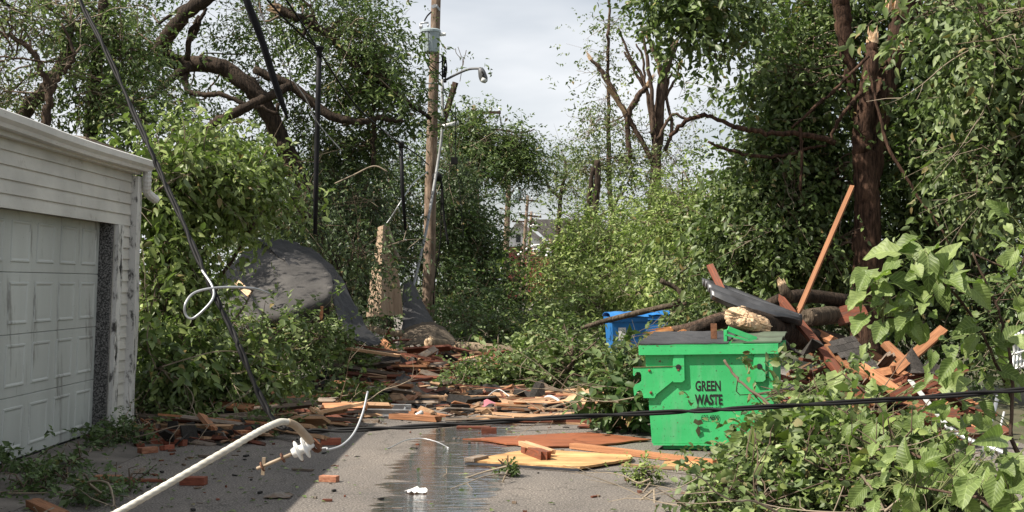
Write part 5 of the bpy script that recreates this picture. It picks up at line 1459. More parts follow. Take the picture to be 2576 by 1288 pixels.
for i in range(54):
    x = rg.uniform(1150, 1560); y = rg.uniform(992, 1046)
    if x < 1262 and y > 1008: x += 150
    a = rg.gauss(-.12, .32); L = rg.uniform(.6, 2.0)
    d = GD(y, .1) + rg.uniform(-.2, .8)
    p = W(x, 0, d); p.z = rg.uniform(.02, .07 + .12 * max(0, (d - 16.2) / 3))
    v = Vector((math.cos(a), math.sin(a) * 1.0, rg.gauss(0, .05))) * L / 2
    c_ = rg.choice(['lumber_pale', 'lumber_pale', 'lumber_pale', 'lumber', 'lumber_red', 'lumber_old', 'lumber_old']); w_ = rg.uniform(.03, .10)
    plank(p - v, p + v, w_, rg.uniform(.012, .035), c_, describe(c_, L, w_, v, (x - 1150) / 410, (1046 - y) / 54, 'middle pile'), gm, roll=rg.gauss(0, .3))
# the far pile left of centre
PA(960, 858, 24.6, 1059, 944, 22.6, .13, .05, 'lumber', 'dark orange beam leaning steeply left of the far pile', up=(0, -1, .4))
PA(966, 876, 24.8, 1002, 927, 23.4, .13, .05, 'lumber', 'short beam leaning behind the steep orange beam', up=(0, -1, .4))
PA(1012, 903, 24, 1079, 917, 23.5, .09, .07, 'lumber', 'bright orange stub sticking out of the far pile')
PA(1048, 897, 26, 1324, 894, 26.4, .12, .10, 'lumber_red', 'long dark red beam lying across the far end of the alley')
PA(1120, 906, 25, 1310, 902, 25.4, .14, .10, 'lumber_red', 'second long dark beam just in front of the red one')
PA(1090, 858, 27.6, 1176, 890, 26.4, .12, .06, 'lumber', 'brown beam sloping down behind the far pile')
PA(936, 916, 23.4, 1052, 936, 22.6, .12, .04, 'lumber_red', 'long reddish board at the left of the far pile')
PA(929, 942, 22, 1000, 957, 21.4, .13, .06, 'lumber_pale', 'bright orange board end below the far pile')
PA(912, 954, 21.6, 982, 962, 21, .10, .05, 'lumber_red', 'dark board below the bright orange board end')
PA(1236, 880, 25, 1250, 912, 24.6, .16, .03, 'lumber_red', 'upright short board against the long red beam', up=(0, -1, .2))
PA(1262, 847, 31, 1320, 851, 31, .2, .05, 'lumber_red', 'red board far down the alley under the bushes')
gf = 'boards of the far pile'
for i in range(56):
    d = rg.uniform(21, 27.5)
    x = rg.uniform(915, 1120) if i % 3 else rg.uniform(1080, 1340)
    p = W(x, 0, d); p.z = rg.uniform(.03, .55 if x < 1080 else .22)
    a = rg.gauss(-.1, .6); L = rg.uniform(.5, 2.0)
    v = Vector((math.cos(a), math.sin(a), rg.gauss(0, .16))) * L / 2
    if p.z - abs(v.z) < .02: p.z = abs(v.z) + .03
    c_ = rg.choice(['lumber_red', 'lumber', 'lumber_red', 'lumber_old', 'lumber_pale']); w_ = rg.uniform(.05, .15)
    plank(p - v, p + v, w_, rg.uniform(.02, .06), c_, describe(c_, L, w_, v, (x - 915) / 425, (d - 21) / 6.5, 'far pile'), gf, roll=rg.gauss(0, .4))
# boards on the left along the garage corner
PA(408, 1030, 16.6, 612, 1088, 14.3, .16, .05, 'lumber_pale', 'long bright orange board lying beside the garage corner')
PA(560, 1078, 14.8, 640, 1106, 14, .10, .05, 'lumber', 'orange board end near the bent white strand')
PA(606, 961, 20.6, 786, 963, 20.6, .12, .05, 'lumber_red', 'level reddish board in front of the black felt')
PA(754, 963, 20.4, 771, 996, 19.4, .18, .03, 'lumber_red', 'short upright board below the level reddish one', up=(0, -1, .2))
PA(560, 1042, 16.6, 690, 1088, 15, .14, .05, 'lumber_old', 'grey brown beam end under the slanting cables')
PA(430, 1008, 18, 560, 1052, 16.4, .14, .04, 'lumber_old', 'grey weathered board under the leaves by the garage')
PA(345, 990, 16.4, 420, 1030, 15.6, .10, .04, 'lumber_red', 'dark red board tucked behind the corner post')
PG(238, 1204, 306, 1204, .10, .05, 'lumber', 'small orange block on the ground before the garage door')
PA(352, 1182, 11.55, 343, 1216, 11.2, .10, .02, 'lumber_old', 'brown square board scrap tilted on the shaded asphalt', up=(0, -1, .3))
PG(300, 1208, 420, 1208, .05, .02, 'lumber_red', 'thin dark lath on the shaded asphalt behind the strand')
PG(78, 1262, 160, 1300, .11, .05, 'lumber', 'brown wood block at the bottom left corner')
gl = 'broken boards along the garage corner'
for i in range(72):
    d = rg.uniform(13.7, 16.4) if i % 3 else rg.uniform(15.5, 21)
    x = rg.uniform(-3.95, -2.35 + (d - 14) * .25) if i % 3 else rg.uniform(-3.9, -1.2)
    p = Vector((x, d, rg.uniform(.02, .20)))
    a = rg.gauss(-.6, .4); L = rg.uniform(.4, 1.6)
    v = Vector((math.cos(a), math.sin(a), rg.gauss(0, .08))) * L / 2
    c_ = rg.choice(['lumber_red', 'lumber', 'lumber_pale', 'lumber_old', 'lumber_old', 'lumber_pale']); w_ = rg.uniform(.05, .14)
    plank(p - v, p + v, w_, rg.uniform(.02, .05), c_, describe(c_, L, w_, v, (x + 4) / 3.1, (d - 13.9) / 7.6, 'garage corner litter'), gl, roll=rg.gauss(0, .4))
# bricks
bm = plankmesh('sawn', 1); bm.name = 'brick'
bb = MB(); bb.box(-.5, .5, -.5, .5, -.5, .5)
bm.materials.append(M['brick'])
bm2 = bm.copy(); bm2.materials.clear(); bm2.materials.append(M['brick_chip'])
def brick(px, py, rz, label, group=None, z=0.0, chip=False, s=1.0, tilt=0.0, px2=None):
    o = bpy.data.objects.new('brick', bm2 if chip else bm); COL.objects.link(o)
    p = G(px, py, z); o.location = p + Vector((0, 0, .032 * s + .002))
    o.rotation_euler = (tilt, 0, rz); o.scale = (.2 * s, .095 * s, .062 * s)
    return tag(o, label, 'brick', group)
brick(832, 1119, .2, 'orange brick beside the tail wire of the white strand')
brick(828, 1212, -.3, 'crumbled brick chunk on the sunlit asphalt', chip=True, s=.75)
brick(1230, 1088, .1, 'dark wet brick lying in the puddle', s=.8)
brick(487, 1220, -.1, 'red brick just behind the white strand on shaded asphalt')
brick(380, 1100, -.9, 'long red brick leaning at the garage corner', tilt=.4, z=.05)
brick(715, 1058, .3, 'dark red brick at the foot of the slanting cables', z=.02, s=1.2)
BX = ((742, 1062), (762, 1060), (790, 1063), (812, 1062), (836, 1060), (350, 1128), (420, 1132), (442, 1122), (372, 1140), (330, 1020), (345, 1000), (480, 965), (500, 958), (465, 968), (520, 962), (400, 1118), (610, 1112))
ORD = 'first second third fourth fifth sixth seventh eighth ninth tenth eleventh twelfth thirteenth fourteenth fifteenth sixteenth seventeenth'.split()
for i, (x, y) in enumerate(BX):
    brick(x, y, random.uniform(-1.5, 1.5), 'red brick, %s from the garage corner post along the left edge' % ORD[sorted(BX, key=lambda q: q[0]).index((x, y))], 'bricks along the left edge', z=.0 if y > 1000 else .05, tilt=random.gauss(0, .2), s=random.uniform(.7, 1.1), chip=i % 4 == 0)
# ------------------------------------------------------------------ debris pile at the right
T_ = .05
PA(2144, 470, 16.2, 2002, 800, 14.8, .052, .05, 'lumber', 'tall orange two by four leaning against the big trunk', up=(-.5, -1, 0), kind='torn')
PA(1786, 668, 15.2, 1838, 776, 14.6, .075, .04, 'lumber_red', 'short dark stake standing up through the corrugated sheet', up=(0, -1, 0), kind='torn')
PA(1954, 742, 15.2, 2193, 1039, 13.6, .10, .05, 'lumber_red', 'long dark board slanting down right from the logs to the leaves', up=(.3, -1, .3))
PA(2372, 829, 14.4, 2245, 940, 13.8, .10, .06, 'lumber', 'bright orange two by four sticking up right of the shingle panel', up=(-.3, -1, .4))
PA(2206, 938, 13.9, 2248, 930, 13.8, .09, .08, 'lumber', 'short orange block at the foot of the bright two by four')
PA(2165, 922, 14, 2270, 996, 13.3, .12, .05, 'lumber', 'orange board running down right below the shingle panel', up=(.2, -1, .5))
PA(2425, 926, 14, 2250, 1000, 13.2, .11, .06, 'lumber_red', 'brown beam crossing low under the bright two by four', up=(-.2, -1, .4))
PA(2226, 864, 14.8, 2310, 944, 14.2, .10, .05, 'lumber', 'orange board behind the bright two by four', up=(.2, -1, .4))
PA(2268, 962, 14, 2388, 948, 14.1, .10, .06, 'lumber_red', 'dark reddish beam level behind the crossing boards', up=(0, -1, .4))
PA(2100, 800, 16, 2180, 776, 16, .22, .05, 'lumber_red', 'wide dark board under the log beside the big trunk', up=(0, -1, .5))
PA(2290, 1038, 12.8, 2412, 1040, 12.9, .10, .05, 'lumber_red', 'red board low among the big leaves', up=(0, -1, .4))
PA(2050, 835, 15.4, 2120, 870, 15, .10, .04, 'lumber', 'orange board end above the shingle panel', up=(.2, -1, .4))
gr = 'boards of the right debris heap'
rg = random.Random(9)
for i in range(84):
    x = rg.uniform(1985, 2430); y = rg.uniform(845, 1060)
    d = rg.uniform(13.2, 16.2)
    zmax = max(.15, .95 - abs(W(x, 0, d).x - 3.6) * .45) * (d - 12.4) / 3.2
    p = W(x, 0, d); p.z = rg.uniform(.05, max(.12, zmax))
    a = rg.uniform(-1.6, 1.6); L = rg.uniform(.4, 1.7)
    v = Vector((math.cos(a), math.sin(a) * .7, rg.gauss(0, .35))) * L / 2
    if p.z - abs(v.z) < .02: v.z *= .3; p.z = max(p.z, abs(v.z) + .03)
    c_ = rg.choice(['lumber_red', 'lumber', 'lumber_red', 'lumber_red', 'lumber_old', 'lumber']); w_ = rg.uniform(.05, .15)
    plank(p - v, p + v, w_, rg.uniform(.02, .05), c_, describe(c_, L, w_, v, (x - 1985) / 445, (d - 13.2) / 3, 'dumpster heap'), gr, roll=rg.gauss(0, .5))
# shingled piece of roof: deck and single tabs
sA, sB, sC = W(2075, 868, 14.6), W(2146, 850, 14.9), W(2216, 934, 13.9)
U = (sB - sA); V = (sC - sB)
sp = thing('roof_fragment', sA, 'torn piece of roof with dark shingle tabs lying on the boards', 'roof fragment')
Nn = U.cross(V).normalized()
if Nn.z < 0: Nn = -Nn
b = MB(); b.prism([(0, -.02), (1, 0), (1.02, 1.0), (.55, 1.02), (.3, .8), (.1, .55)], sA, U, V, -Nn, .03); b.build('deck', M['lumber'], sp)
M['tab'] = mat('tab', (0.055, 0.05, 0.046), (0.026, 0.023, 0.021), 40, .92, .6, 120, rnd=.35)
nr = 6
for r_ in range(nr):
    for k in range(4):
        u0 = (k + (.5 if r_ % 2 else 0)) / 4; u1 = u0 + .24
        if u0 > .98: continue
        u1 = min(u1, 1.0)
        v1 = (nr - r_) / nr; v0 = v1 - 1.35 / nr
        if v1 > .45 + u0 * 1.0: continue
        e = .012 * (r_ + 1) * .3
        b = MB(); b.prism([(u0, max(0, v0)), (u1, max(0, v0)), (u1, v1), (u0, v1 + random.uniform(-.02, .02))], sA + Nn * (.003 + e), U, V + Nn * .004, Nn, .008)
        b.build('shingle', M['tab'], sp)
# corrugated dark sheet
top_ = cat([tuple(W(*c)) for c in [(1765, 708, 15.4), (1830, 728, 15.3), (1926, 766, 15.0), (1975, 790, 14.8), (2018, 811, 14.6)]], 4)
botm = cat([tuple(W(*c)) for c in [(1792, 752, 14.4), (1840, 774, 14.3), (1926, 802, 14.3), (1975, 806, 14.4), (2016, 815, 14.5)]], 4)
P = []
for a, c in zip(top_, botm):
    row = []
    for j in range(25):
        p = a + (c - a) * j / 24
        row.append(Vector(p) + Vector((0, -.05, .12)) * (.36 * math.cos(j * 6.283 / 6)) + Vector((0, 0, .05 * math.sin(math.pi * j / 24))))
    P.append(row)
b = MB(); b.grid(P, .004)
o = b.build('corrugated_sheet', mat('corrugated', (0.09, 0.092, 0.098), (0.05, 0.05, 0.052), 5, .38, metal=.45), smooth=True); tag(o, 'dark corrugated metal sheet bent over the logs behind the dumpster', 'metal sheet')
# logs
def log(pts, label, ends, m='bark_dark', wob=.03, core='raw_wood', L=.25, stub=(), nsp=16):
    path, rad = limb_path(pts, 6)
    r = thing('log', tuple(path[0]), label, 'log')
    b = MB(); b.tube(path, rad, 14, wob=wob); b.build('bark', M[m], r, smooth=True)
    for s in stub:
        b = MB(); p, q = limb_path(s, 4); b.tube(p, q, 9, wob=.06); b.build('branch_stub', M[m], r, smooth=True)
    for e in ends:
        i, sg = (0, -1) if e == 0 else (-1, 1)
        ax = (path[0] - path[1]) if e == 0 else (path[-1] - path[-2])
        b = MB(); b.lathe([(rad[i] * .93, -.02), (rad[i] * .85, .012), (rad[i] * .4, .03), (.004, .02)], path[i], ax, 14)
        splinters(b, path[i], ax, rad[i], nsp, L)
        b.build('broken_end', M[core], r, smooth=False)['kind'] = 'stuff'
    return r
log([(1862, 800, 13.95, 60), (1900, 812, 14.15, 66), (1950, 828, 14.6, 66), (2020, 850, 15.2, 64), (2110, 872, 16, 62)], 'thick log with a pale torn end resting behind the dumpster lid', [0], L=.07, nsp=26)
log([(1925, 772, 15.6, 30), (1970, 752, 15.7, 32), (2030, 744, 15.9, 33), (2130, 757, 16.2, 33)], 'long dark log lying under the tall orange two by four', [], stub=[[(1990, 752, 15.5, 24), (1972, 730, 15.4, 22), (1966, 706, 15.4, 18)]])
log([(1966, 715, 15.35, 20), (1976, 735, 15.35, 26), (1990, 752, 15.4, 24)], 'stubby limb with a pale torn top above the dark log', [0], m='bark_grey', L=.10)
log([(1690, 832, 15.8, 22), (1740, 824, 15.8, 28), (1800, 806, 15.9, 34), (1840, 796, 16, 34)], 'split orange log behind the black dumpster lid', [0], core='raw_orange', L=.35, m='bark_brown')
log([(1722, 842, 15.0, 24), (1760, 828, 15.1, 32), (1800, 814, 15.3, 34), (1850, 800, 15.8, 34)], 'second split log with stringy pale wood just above the lid', [0], core='raw_orange', L=.3, m='bark_dark')
log([(2030, 800, 15.2, 44), (2060, 796, 15.6, 46), (2120, 790, 16.4, 46)], 'round grey log end below the tall two by four', [0], m='bark_grey', core='bark_grey', L=.03)
log([(1150, 872, 26.5, 26), (1210, 876, 26.3, 28), (1260, 880, 26, 26), (1322, 886, 25.8, 22)], 'pale log lying across the alley behind the red beams', [0, 1], m='bark_pale', L=.1)
log([(930, 822, 27, 16), (970, 838, 26.6, 17), (1010, 838, 26.4, 17)], 'smooth pale log below the beige sheet', [], m='bark_pale')
log([(1078, 862, 25.4, 28), (1092, 864, 25.6, 29), (1120, 868, 26.4, 28)], 'yellowish round log end in front of the rug', [0], m='bark_pale', L=.03)
tl = bpy.data.objects.get('log')
b = MB(); b.grid(surf([[(1828, 786, 14.0), (1850, 776, 13.95), (1885, 784, 14.0), (1925, 800, 14.15), (1936, 812, 14.3)], [(1826, 800, 13.75), (1855, 796, 13.66), (1890, 804, 13.68), (1925, 818, 13.85), (1934, 826, 14.1)],
   [(1836, 818, 13.7), (1862, 816, 13.6), (1892, 824, 13.62), (1918, 832, 13.8), (1928, 836, 14.0)], [(1848, 826, 13.85), (1872, 832, 13.8), (1895, 838, 13.85), (1912, 840, 13.95), (1922, 840, 14.05)]], 6, 7, .0045, 31), .02)
b.build('torn_face', M['raw_wood'], tl)
b = MB()
for i in range(46):
    u = random.random(); x, y = 1838 + 84 * u, random.uniform(782, 806) + 26 * u
    a_ = W(x, y, 13.62 + .14 * u - .05 * random.random()); v_ = Vector((-.19, .0, .055)) * random.uniform(.3, 1.0) + Vector((0, random.uniform(-.04, .03), random.uniform(-.03, .03)))
    b.tube([a_ - v_ * .5, a_, a_ + v_ * .6], [.004, .011, .002], 4)
b.build('torn_fibres', M['raw_wood'], tl)['kind'] = 'stuff'
# bits of metal on the right
b = MB(); b.beam(W(2290, 957, 11.6), W(2388, 1078, 10.8), .045, .012, (0.2, -1, .3)); b.build
o = b.build('metal_strip', M['steel_white']); tag(o, 'straight white metal strip leaning among the big leaves', 'metal strip')
b = MB(); b.tube(cat([W(2385, 1076, 10.8), W(2440, 1108, 10.6), W(2500, 1130, 10.4), W(2540, 1146, 10.3)], 4), .022, 9)
o = b.build('conduit', M['galv'], smooth=True); tag(o, 'grey curved conduit under the big leaves at right', 'conduit')
b = MB(); b.tube([W(2510, 996, 9.6), W(2488, 1080, 9.5), W(2465, 1168, 9.4)], .015, 9); o = b.build('metal_post', M['alu'], smooth=True); tag(o, 'thicker of two bare metal rods standing at the right edge', 'rod')
b = MB(); b.tube([W(2526, 1036, 9.5), W(2508, 1110, 9.4), W(2490, 1172, 9.3)], .008, 7); o = b.build('metal_post', M['steel_white'], smooth=True); tag(o, 'thinner of two bare metal rods standing at the right edge', 'rod')
r = thing('bent_railing', W(2560, 900, 10), 'bent white railing sticking out of the leaves at the right edge', 'railing')
for i in range(4):
    b = MB(); b.tube(cat([W(2545 + i * 9, 845 - i * 4, 10), W(2552 + i * 8, 880, 10.05), W(2546 + i * 10, 935 - i * 3, 10)], 3), .011, 6); b.build('bar', M['steel_white'], r, smooth=True)
for y in (852, 890, 928):
    b = MB(); b.tube([W(2540, y + 4, 10), W(2600, y - 14, 10)], .009, 6); b.build('rail', M['steel_white'], r, smooth=True)
# ladder in the debris
r = thing('ladder', G(940, 1056), 'white metal ladder section lying flat at the edge of the puddle', 'ladder')
a0, a1 = W(786, 1048, 16.4), W(1028, 1053, 16.2); a0.z = a1.z = .055
wv = Vector((0, .38, .03))
for k in (0, 1):
    b = MB(); p, q = a0 + wv * k, a1 + wv * k
    b.beam(p, q, .022, .085); b.beam(p + Vector((0, -.016, .036)), q + Vector((0, -.016, .036)), .03, .008); b.beam(p + Vector((0, -.016, -.036)), q + Vector((0, -.016, -.036)), .03, .008)
    b.build('side_rail', M['alu'], r)
for k in range(5):
    c = a0.lerp(a1, .06 + k * .22)
    b = MB(); b.tube([c, c + wv], .016, 8); b.build('rung', M['alu'], r, smooth=True)
b = MB(); b.tube([W(1026, 1058, 16.1), W(1062, 1037, 16.0)], .028, 10); o = b.build('downspout_piece', M['steel_white'], smooth=True); tag(o, 'grey pipe stub resting on the end of the ladder', 'pipe')
b = MB(); b.tube(cat([W(1026, 1048, 16.05), W(1034, 1056, 16.0), W(1028, 1068, 15.95)], 4), [.05, .055, .06, .055, .05, .06, .05, .045, .04], 8); o = b.build('rusty_clamp', M['rust'], smooth=True); tag(o, 'rusty clamp hooked round the ladder end', 'clamp')
# pink foam box, white rubbish, elbow pipe
M['pink'] = mat('pink', (0.75, 0.33, 0.38), (0.62, 0.22, 0.27), 5, .6)
M['redtray'] = mat('redtray', (0.55, 0.045, 0.07), (0.42, 0.03, 0.05), 5, .5)
fb = G(1222, 1037); fb.z = .004
r = thing('foam_box', fb, 'open pink and red foam box at the head of the puddle', 'box')
b = MB(); x, y = fb.x, fb.y
def tray(b, x0, x1, y0, y1, z0, z1, t):
    b.box(x0, x1, y0, y1, z0, z0 + t); b.box(x0, x1, y0, y0 + t, z0 + t, z1); b.box(x0, x1, y1 - t, y1, z0 + t, z1)
    b.box(x0, x0 + t, y0 + t, y1 - t, z0 + t, z1); b.box(x1 - t, x1, y0 + t, y1 - t, z0 + t, z1)
tray(b, x - .13, x + .13, y, y + .2, .004, .06, .01); b.build('tray', M['redtray'], r)
b = MB(); b.box(x - .13, x + .05, y + .012, y + .19, .014, .066); b.prism([(0, .06), (.16, .06), (.15, .10), (.04, .15), (.0, .13)], (x - .03, y + .12, 0), (1, 0, 0), (0, .1, 1), (0, 1, 0), .05); b.build('foam', M['pink'], r)
def crumple(name, c, sx, sy, sz, label, cat_, m, seed, n=9):
    rg = np.random.default_rng(seed)
    b = MB(); P = []
    for i in range(n):
        row = []
        for j in range(n):
            u, v = i / (n - 1) - .5, j / (n - 1) - .5
            h = max(0, 1 - 2.2 * math.hypot(u, v)) * sz + abs(rg.normal()) * sz * .3
            row.append(Vector(c) + Vector((u * sx * (1 + .2 * rg.normal() * .5), v * sy, .006 + h)))
        P.append(row)
    b.grid(P, .003)
    return tag(b.build(name, m), label, cat_)
crumple('paper_scrap', G(1050, 1240), .15, .16, .028, 'crumpled white paper lying at the edge of the puddle', 'paper', M['white_trash'], 3)
crumple('plastic_scrap', W(1908, 1272, 9.2), .26, .2, .10, 'torn white plastic caught in the brush at bottom right', 'plastic', M['white_trash'], 4)
crumple('leaf_scrap', G(700, 1252), .20, .16, .03, 'curled brown shingle scrap on the shaded asphalt', 'scrap', M['lumber_old'], 5, 6)
crumple('plaster_chunk', G(338, 1108), .22, .2, .05, 'white plaster chunks at the foot of the corner post', 'plaster', M['white_trash'], 6)
crumple('plaster_chunk', W(345, 1052, 15.4), .16, .12, .08, 'white scrap above the bricks beside the corner post', 'plaster', M['white_trash'], 7, 6)
crumple('white_scrap', G(1436, 1063), .10, .08, .03, 'small white scrap in front of the middle pile', 'scrap', M['white_trash'], 8, 5)
wire('white_hose', 'white bent pipe elbow on the middle lumber pile', [(1366, 1012, 17.4), (1372, 1001, 17.5), (1385, 998, 17.5), (1400, 1004, 17.4), (1408, 1012, 17.3)], .022, M['steel_white'], 'pipe')
wire('bare_wire', 'thin white wire arched on the asphalt left of the puddle', [(968, 1131, 13.1), (990, 1122, 13.2), (1020, 1108, 13.4), (1060, 1103, 13.5), (1100, 1112, 13.4), (1129, 1127, 13.2)], .005, M['galv'])
wire('bare_wire', 'thin white wire curling over the middle lumber pile', [(1215, 1010, 18), (1235, 990, 18.2), (1255, 980, 18.3), (1275, 992, 18.1), (1285, 1000, 18)], .008, M['steel_white'])
wire('bare_wire', 'thin grey wire looping beside the yellow log end', [(1075, 884, 24), (1090, 870, 24), (1102, 878, 24), (1098, 895, 24)], .012, M['galv'])
wire('hanging_rod', 'thin orange wood sliver hanging on a string in front of the black membrane', [(810, 770, 19), (809, 785, 19), (807, 806, 19)], [.02, .025, .02, .02, .02, .02, .025, .025, .025, .025, .025, .02, .015], M['lumber'], 'sliver')
wire('hanging_rod', 'orange wood sliver dangling left of the long black pipe', [(732, 525, 22), (728, 535, 22), (724, 552, 22)], [.02] * 13, M['lumber'], 'sliver')
PA(593, 708, 19.6, 630, 742, 19.2, .09, .02, 'raw_wood', 'pale torn board stuck upright in front of the grey membrane', up=(0, -1, .3), kind='torn2')
PA(845, 852, 20, 880, 826, 20.4, .04, .04, 'lumber_old', 'thin grey stick behind the low brush', up=(0, -1, .4))
PG(1000, 1230, 1000 + 1, 1229, .01, .01, 'lumber_old', 'tiny grey sliver beside the white paper') if False else None
PG(735, 1180, 790, 1183, .03, .015, 'lumber_old', 'thin dark stick under the insulator')
PG(505, 1146, 535, 1148, .05, .02, 'lumber_old', 'dark stick on the shaded asphalt by the bricks')

# ------------------------------------------------------------------ brush on the ground
def brush(label, blobs, leaf, seed, lsize=.08, ns=12, crad=.22, slen=.26, per=7, wr=.55, droop=.2, sticks=(), m='twig', shape=4, flat=.45, name='fallen_branches', group=None, twigs=True, bare=10):
    base = W(blobs[0][0], blobs[0][1], blobs[0][2]); base.z = 0
    return tree(name, label, 'brush', [], blobs, leaf, M[m], group, crad, ns, per, slen, lsize, wr, droop, seed, twigs, shape, (), flat, base, None, sticks, M[m], bare=bare)
brush('low leafy brush fallen in front of the grey membrane', [(820, 872, 23.4, 120, 40, .6, 60), (700, 810, 22.6, 90, 40, .5, 30), (620, 840, 19.4, 60, 30, .3, 14), (720, 830, 19.4, 80, 24, .3, 16), (800, 850, 19.4, 50, 24, .3, 10), (750, 900, 19.6, 60, 34, .6, 18), (885, 885, 23.2, 70, 40, .6, 30), (700, 940, 18.8, 80, 34, .5, 22)], M['leaf_brush'], 51, lsize=.085)
brush('shaded leafy branches hanging beyond the garage corner', [(450, 910, 15.6, 90, 60, .5, 24), (560, 930, 16.2, 110, 50, .6, 24), (640, 930, 17, 60, 50, .5, 12)], M['leaf_mid'], 52, lsize=.11, shape=7, droop=.9, per=8)
brush('leafy twigs between the boards at the foot of the garage', [(520, 1090, 14.4, 60, 16, .4, 14), (420, 1075, 14.8, 60, 22, .5, 14), (620, 1040, 16.6, 90, 20, .6, 16), (740, 1022, 17.6, 70, 12, .6, 12), (380, 1020, 15.4, 50, 30, .4, 12), (690, 1090, 14.4, 30, 14, .2, 6)], M['leaf_brush'], 53, lsize=.07, crad=.12, slen=.16)
brush('weeds growing at the foot of the broken corner post', [(285, 1120, 13.2, 40, 30, .2, 12), (330, 1110, 13.4, 36, 30, .2, 9), (255, 1145, 12.8, 40, 12, .2, 8)], M['leaf_dark'], 54, lsize=.06, crad=.10, slen=.14)
brush('dark weeds and twigs on the shaded ground at bottom left', [(130, 1232, 10.8, 120, 20, .4, 15), (60, 1262, 10.2, 90, 22, .4, 12), (240, 1268, 10, 90, 22, .4, 12), (330, 1240, 10.4, 40, 8, .2, 6), (30, 1210, 11, 60, 12, .3, 8), (180, 1180, 11.6, 50, 8, .3, 6)], M['leaf_dark'], 55, lsize=.055, crad=.07, slen=.11, flat=.6)
brush('fresh leafy sprig lying by the ladder', [(880, 1020, 17, 55, 26, .3, 18), (910, 1010, 17.2, 30, 20, .2, 6)], M['leaf_light'], 56, lsize=.10, crad=.14, slen=.2)
brush('grey green brush spread across the alley behind the lumber', [(1190, 955, 21, 100, 22, .5, 34), (1330, 940, 21, 100, 40, .7, 50), (1440, 925, 21, 100, 50, .7, 66), (1400, 860, 23, 60, 50, .7, 26), (1240, 960, 20.8, 110, 24, .5, 30), (1400, 958, 20.6, 110, 30, .6, 40), (1550, 955, 19.4, 60, 34, .5, 20)], M['leaf_brush'], 57, lsize=.11, crad=.17, slen=.24, shape=4,
      sticks=[[(1500, 860, 20.4, 4), (1430, 920, 20.2, 4), (1390, 975, 19.8, 4)], [(1440, 850, 20.4, 4), (1440, 920, 20.3, 4), (1450, 980, 20, 4)], [(1360, 965, 19.4, 9), (1400, 985, 19.2, 9), (1430, 998, 19, 7)]])
brush('pale leafy branches piled in front of the blue bins', [(1440, 890, 22, 44, 36, .5, 22), (1400, 890, 23, 60, 40, .7, 24), (1560, 935, 20.6, 60, 24, .3, 18), (1600, 862, 22.8, 14, 10, .1, 3), (1655, 845, 22.6, 12, 14, .1, 3), (1640, 910, 20.4, 50, 26, .4, 16), (1715, 790, 24, 24, 50, .4, 14), (1340, 870, 25, 50, 26, .7, 14), (1590, 915, 19, 30, 40, .3, 12)], M['leaf_brush'], 58, lsize=.11, crad=.13, slen=.2)
brush('dark glossy leaves beside the dumpster hook', [(1590, 985, 14.6, 34, 40, .3, 20), (1570, 1000, 14.9, 26, 24, .3, 8)], M['leaf_dark'], 59, lsize=.11, crad=.14, slen=.22, shape=7)
brush('downed twigs far along the alley under the bushes', [(1250, 835, 30, 80, 26, 1.2, 34), (1330, 825, 31, 50, 34, 1.2, 24), (1190, 836, 30, 40, 20, .8, 10)], M['leaf_dark'], 60, lsize=.10, crad=.2, slen=.26)
brush('tiny leafy tuft on the asphalt by the yellow board', [(1280, 1190, 11.3, 14, 6, .07, 7)], M['leaf_mid'], 61, lsize=.04, crad=.025, slen=.06)
brush('flattened pale green frond on the sunlit asphalt', [(1620, 1219, 10.78, 40, 3, .06, 8)], M['leaf_light'], 62, lsize=.045, crad=.05, slen=.10, flat=.9)
brush('dense small leaved brush filling the bottom right foreground', [(1980, 1180, 10, 140, 70, .7, 84), (1880, 1255, 9.3, 110, 34, .5, 46), (2120, 1230, 9.4, 150, 60, .6, 74), (2130, 1120, 10.6, 110, 50, .5, 36), (2040, 1080, 11.2, 50, 50, .4, 22), (2260, 1180, 9.6, 120, 70, .6, 44), (1790, 1276, 9.2, 80, 20, .4, 24), (2050, 1020, 12.2, 60, 36, .3, 20), (2210, 1110, 11, 90, 36, .4, 14), (2000, 1000, 12.6, 20, 30, .2, 5), (1940, 1215, 10, 40, 30, .4, 14), (2400, 1220, 9, 130, 60, .5, 34)],
      M['leaf_brush'], 63, lsize=.074, crad=.15, slen=.22, ns=9, per=8, wr=.62, droop=.5, shape=7, bare=36,
      sticks=[[(1822, 906, 12.2, 7), (1850, 948, 12.1, 7), (1878, 972, 12, 7), (1971, 1046, 11.6, 8), (2054, 1109, 11.2, 8), (2100, 1140, 11, 8)], [(1986, 1060, 11, 5), (2010, 1110, 10.8, 5), (2030, 1150, 10.6, 5)],
              [(1880, 1110, 10.2, 5), (1950, 1160, 10, 5), (2040, 1195, 9.8, 6), (2110, 1240, 9.5, 7), (2160, 1262, 9.3, 7)], [(1700, 1262, 9.5, 4), (1830, 1230, 9.6, 4), (1832, 1205, 9.7, 3)], [(2060, 1240, 9.3, 4), (2200, 1205, 9.3, 5), (2330, 1160, 9.3, 5)], [(1820, 1160, 10.4, 3), (1822, 1195, 10.3, 3), (1835, 1230, 10, 3)],
              [(2290, 1085, 10, 5), (2400, 1085, 9.8, 5), (2530, 1100, 9.6, 6)]])
brush('loose broad leaves showing among the small leaved brush at bottom right', [(1960, 1150, 9.6, 120, 50, .4, 16), (2110, 1190, 9.2, 120, 50, .4, 16), (1900, 1240, 9, 80, 26, .3, 10), (2080, 1090, 10, 80, 40, .3, 8), (2260, 1140, 9, 90, 50, .3, 10)], M['leaf_light'], 65, lsize=.115, crad=.12, slen=.2, ns=3, per=6, shape=7, wr=.68, droop=.7, bare=6)
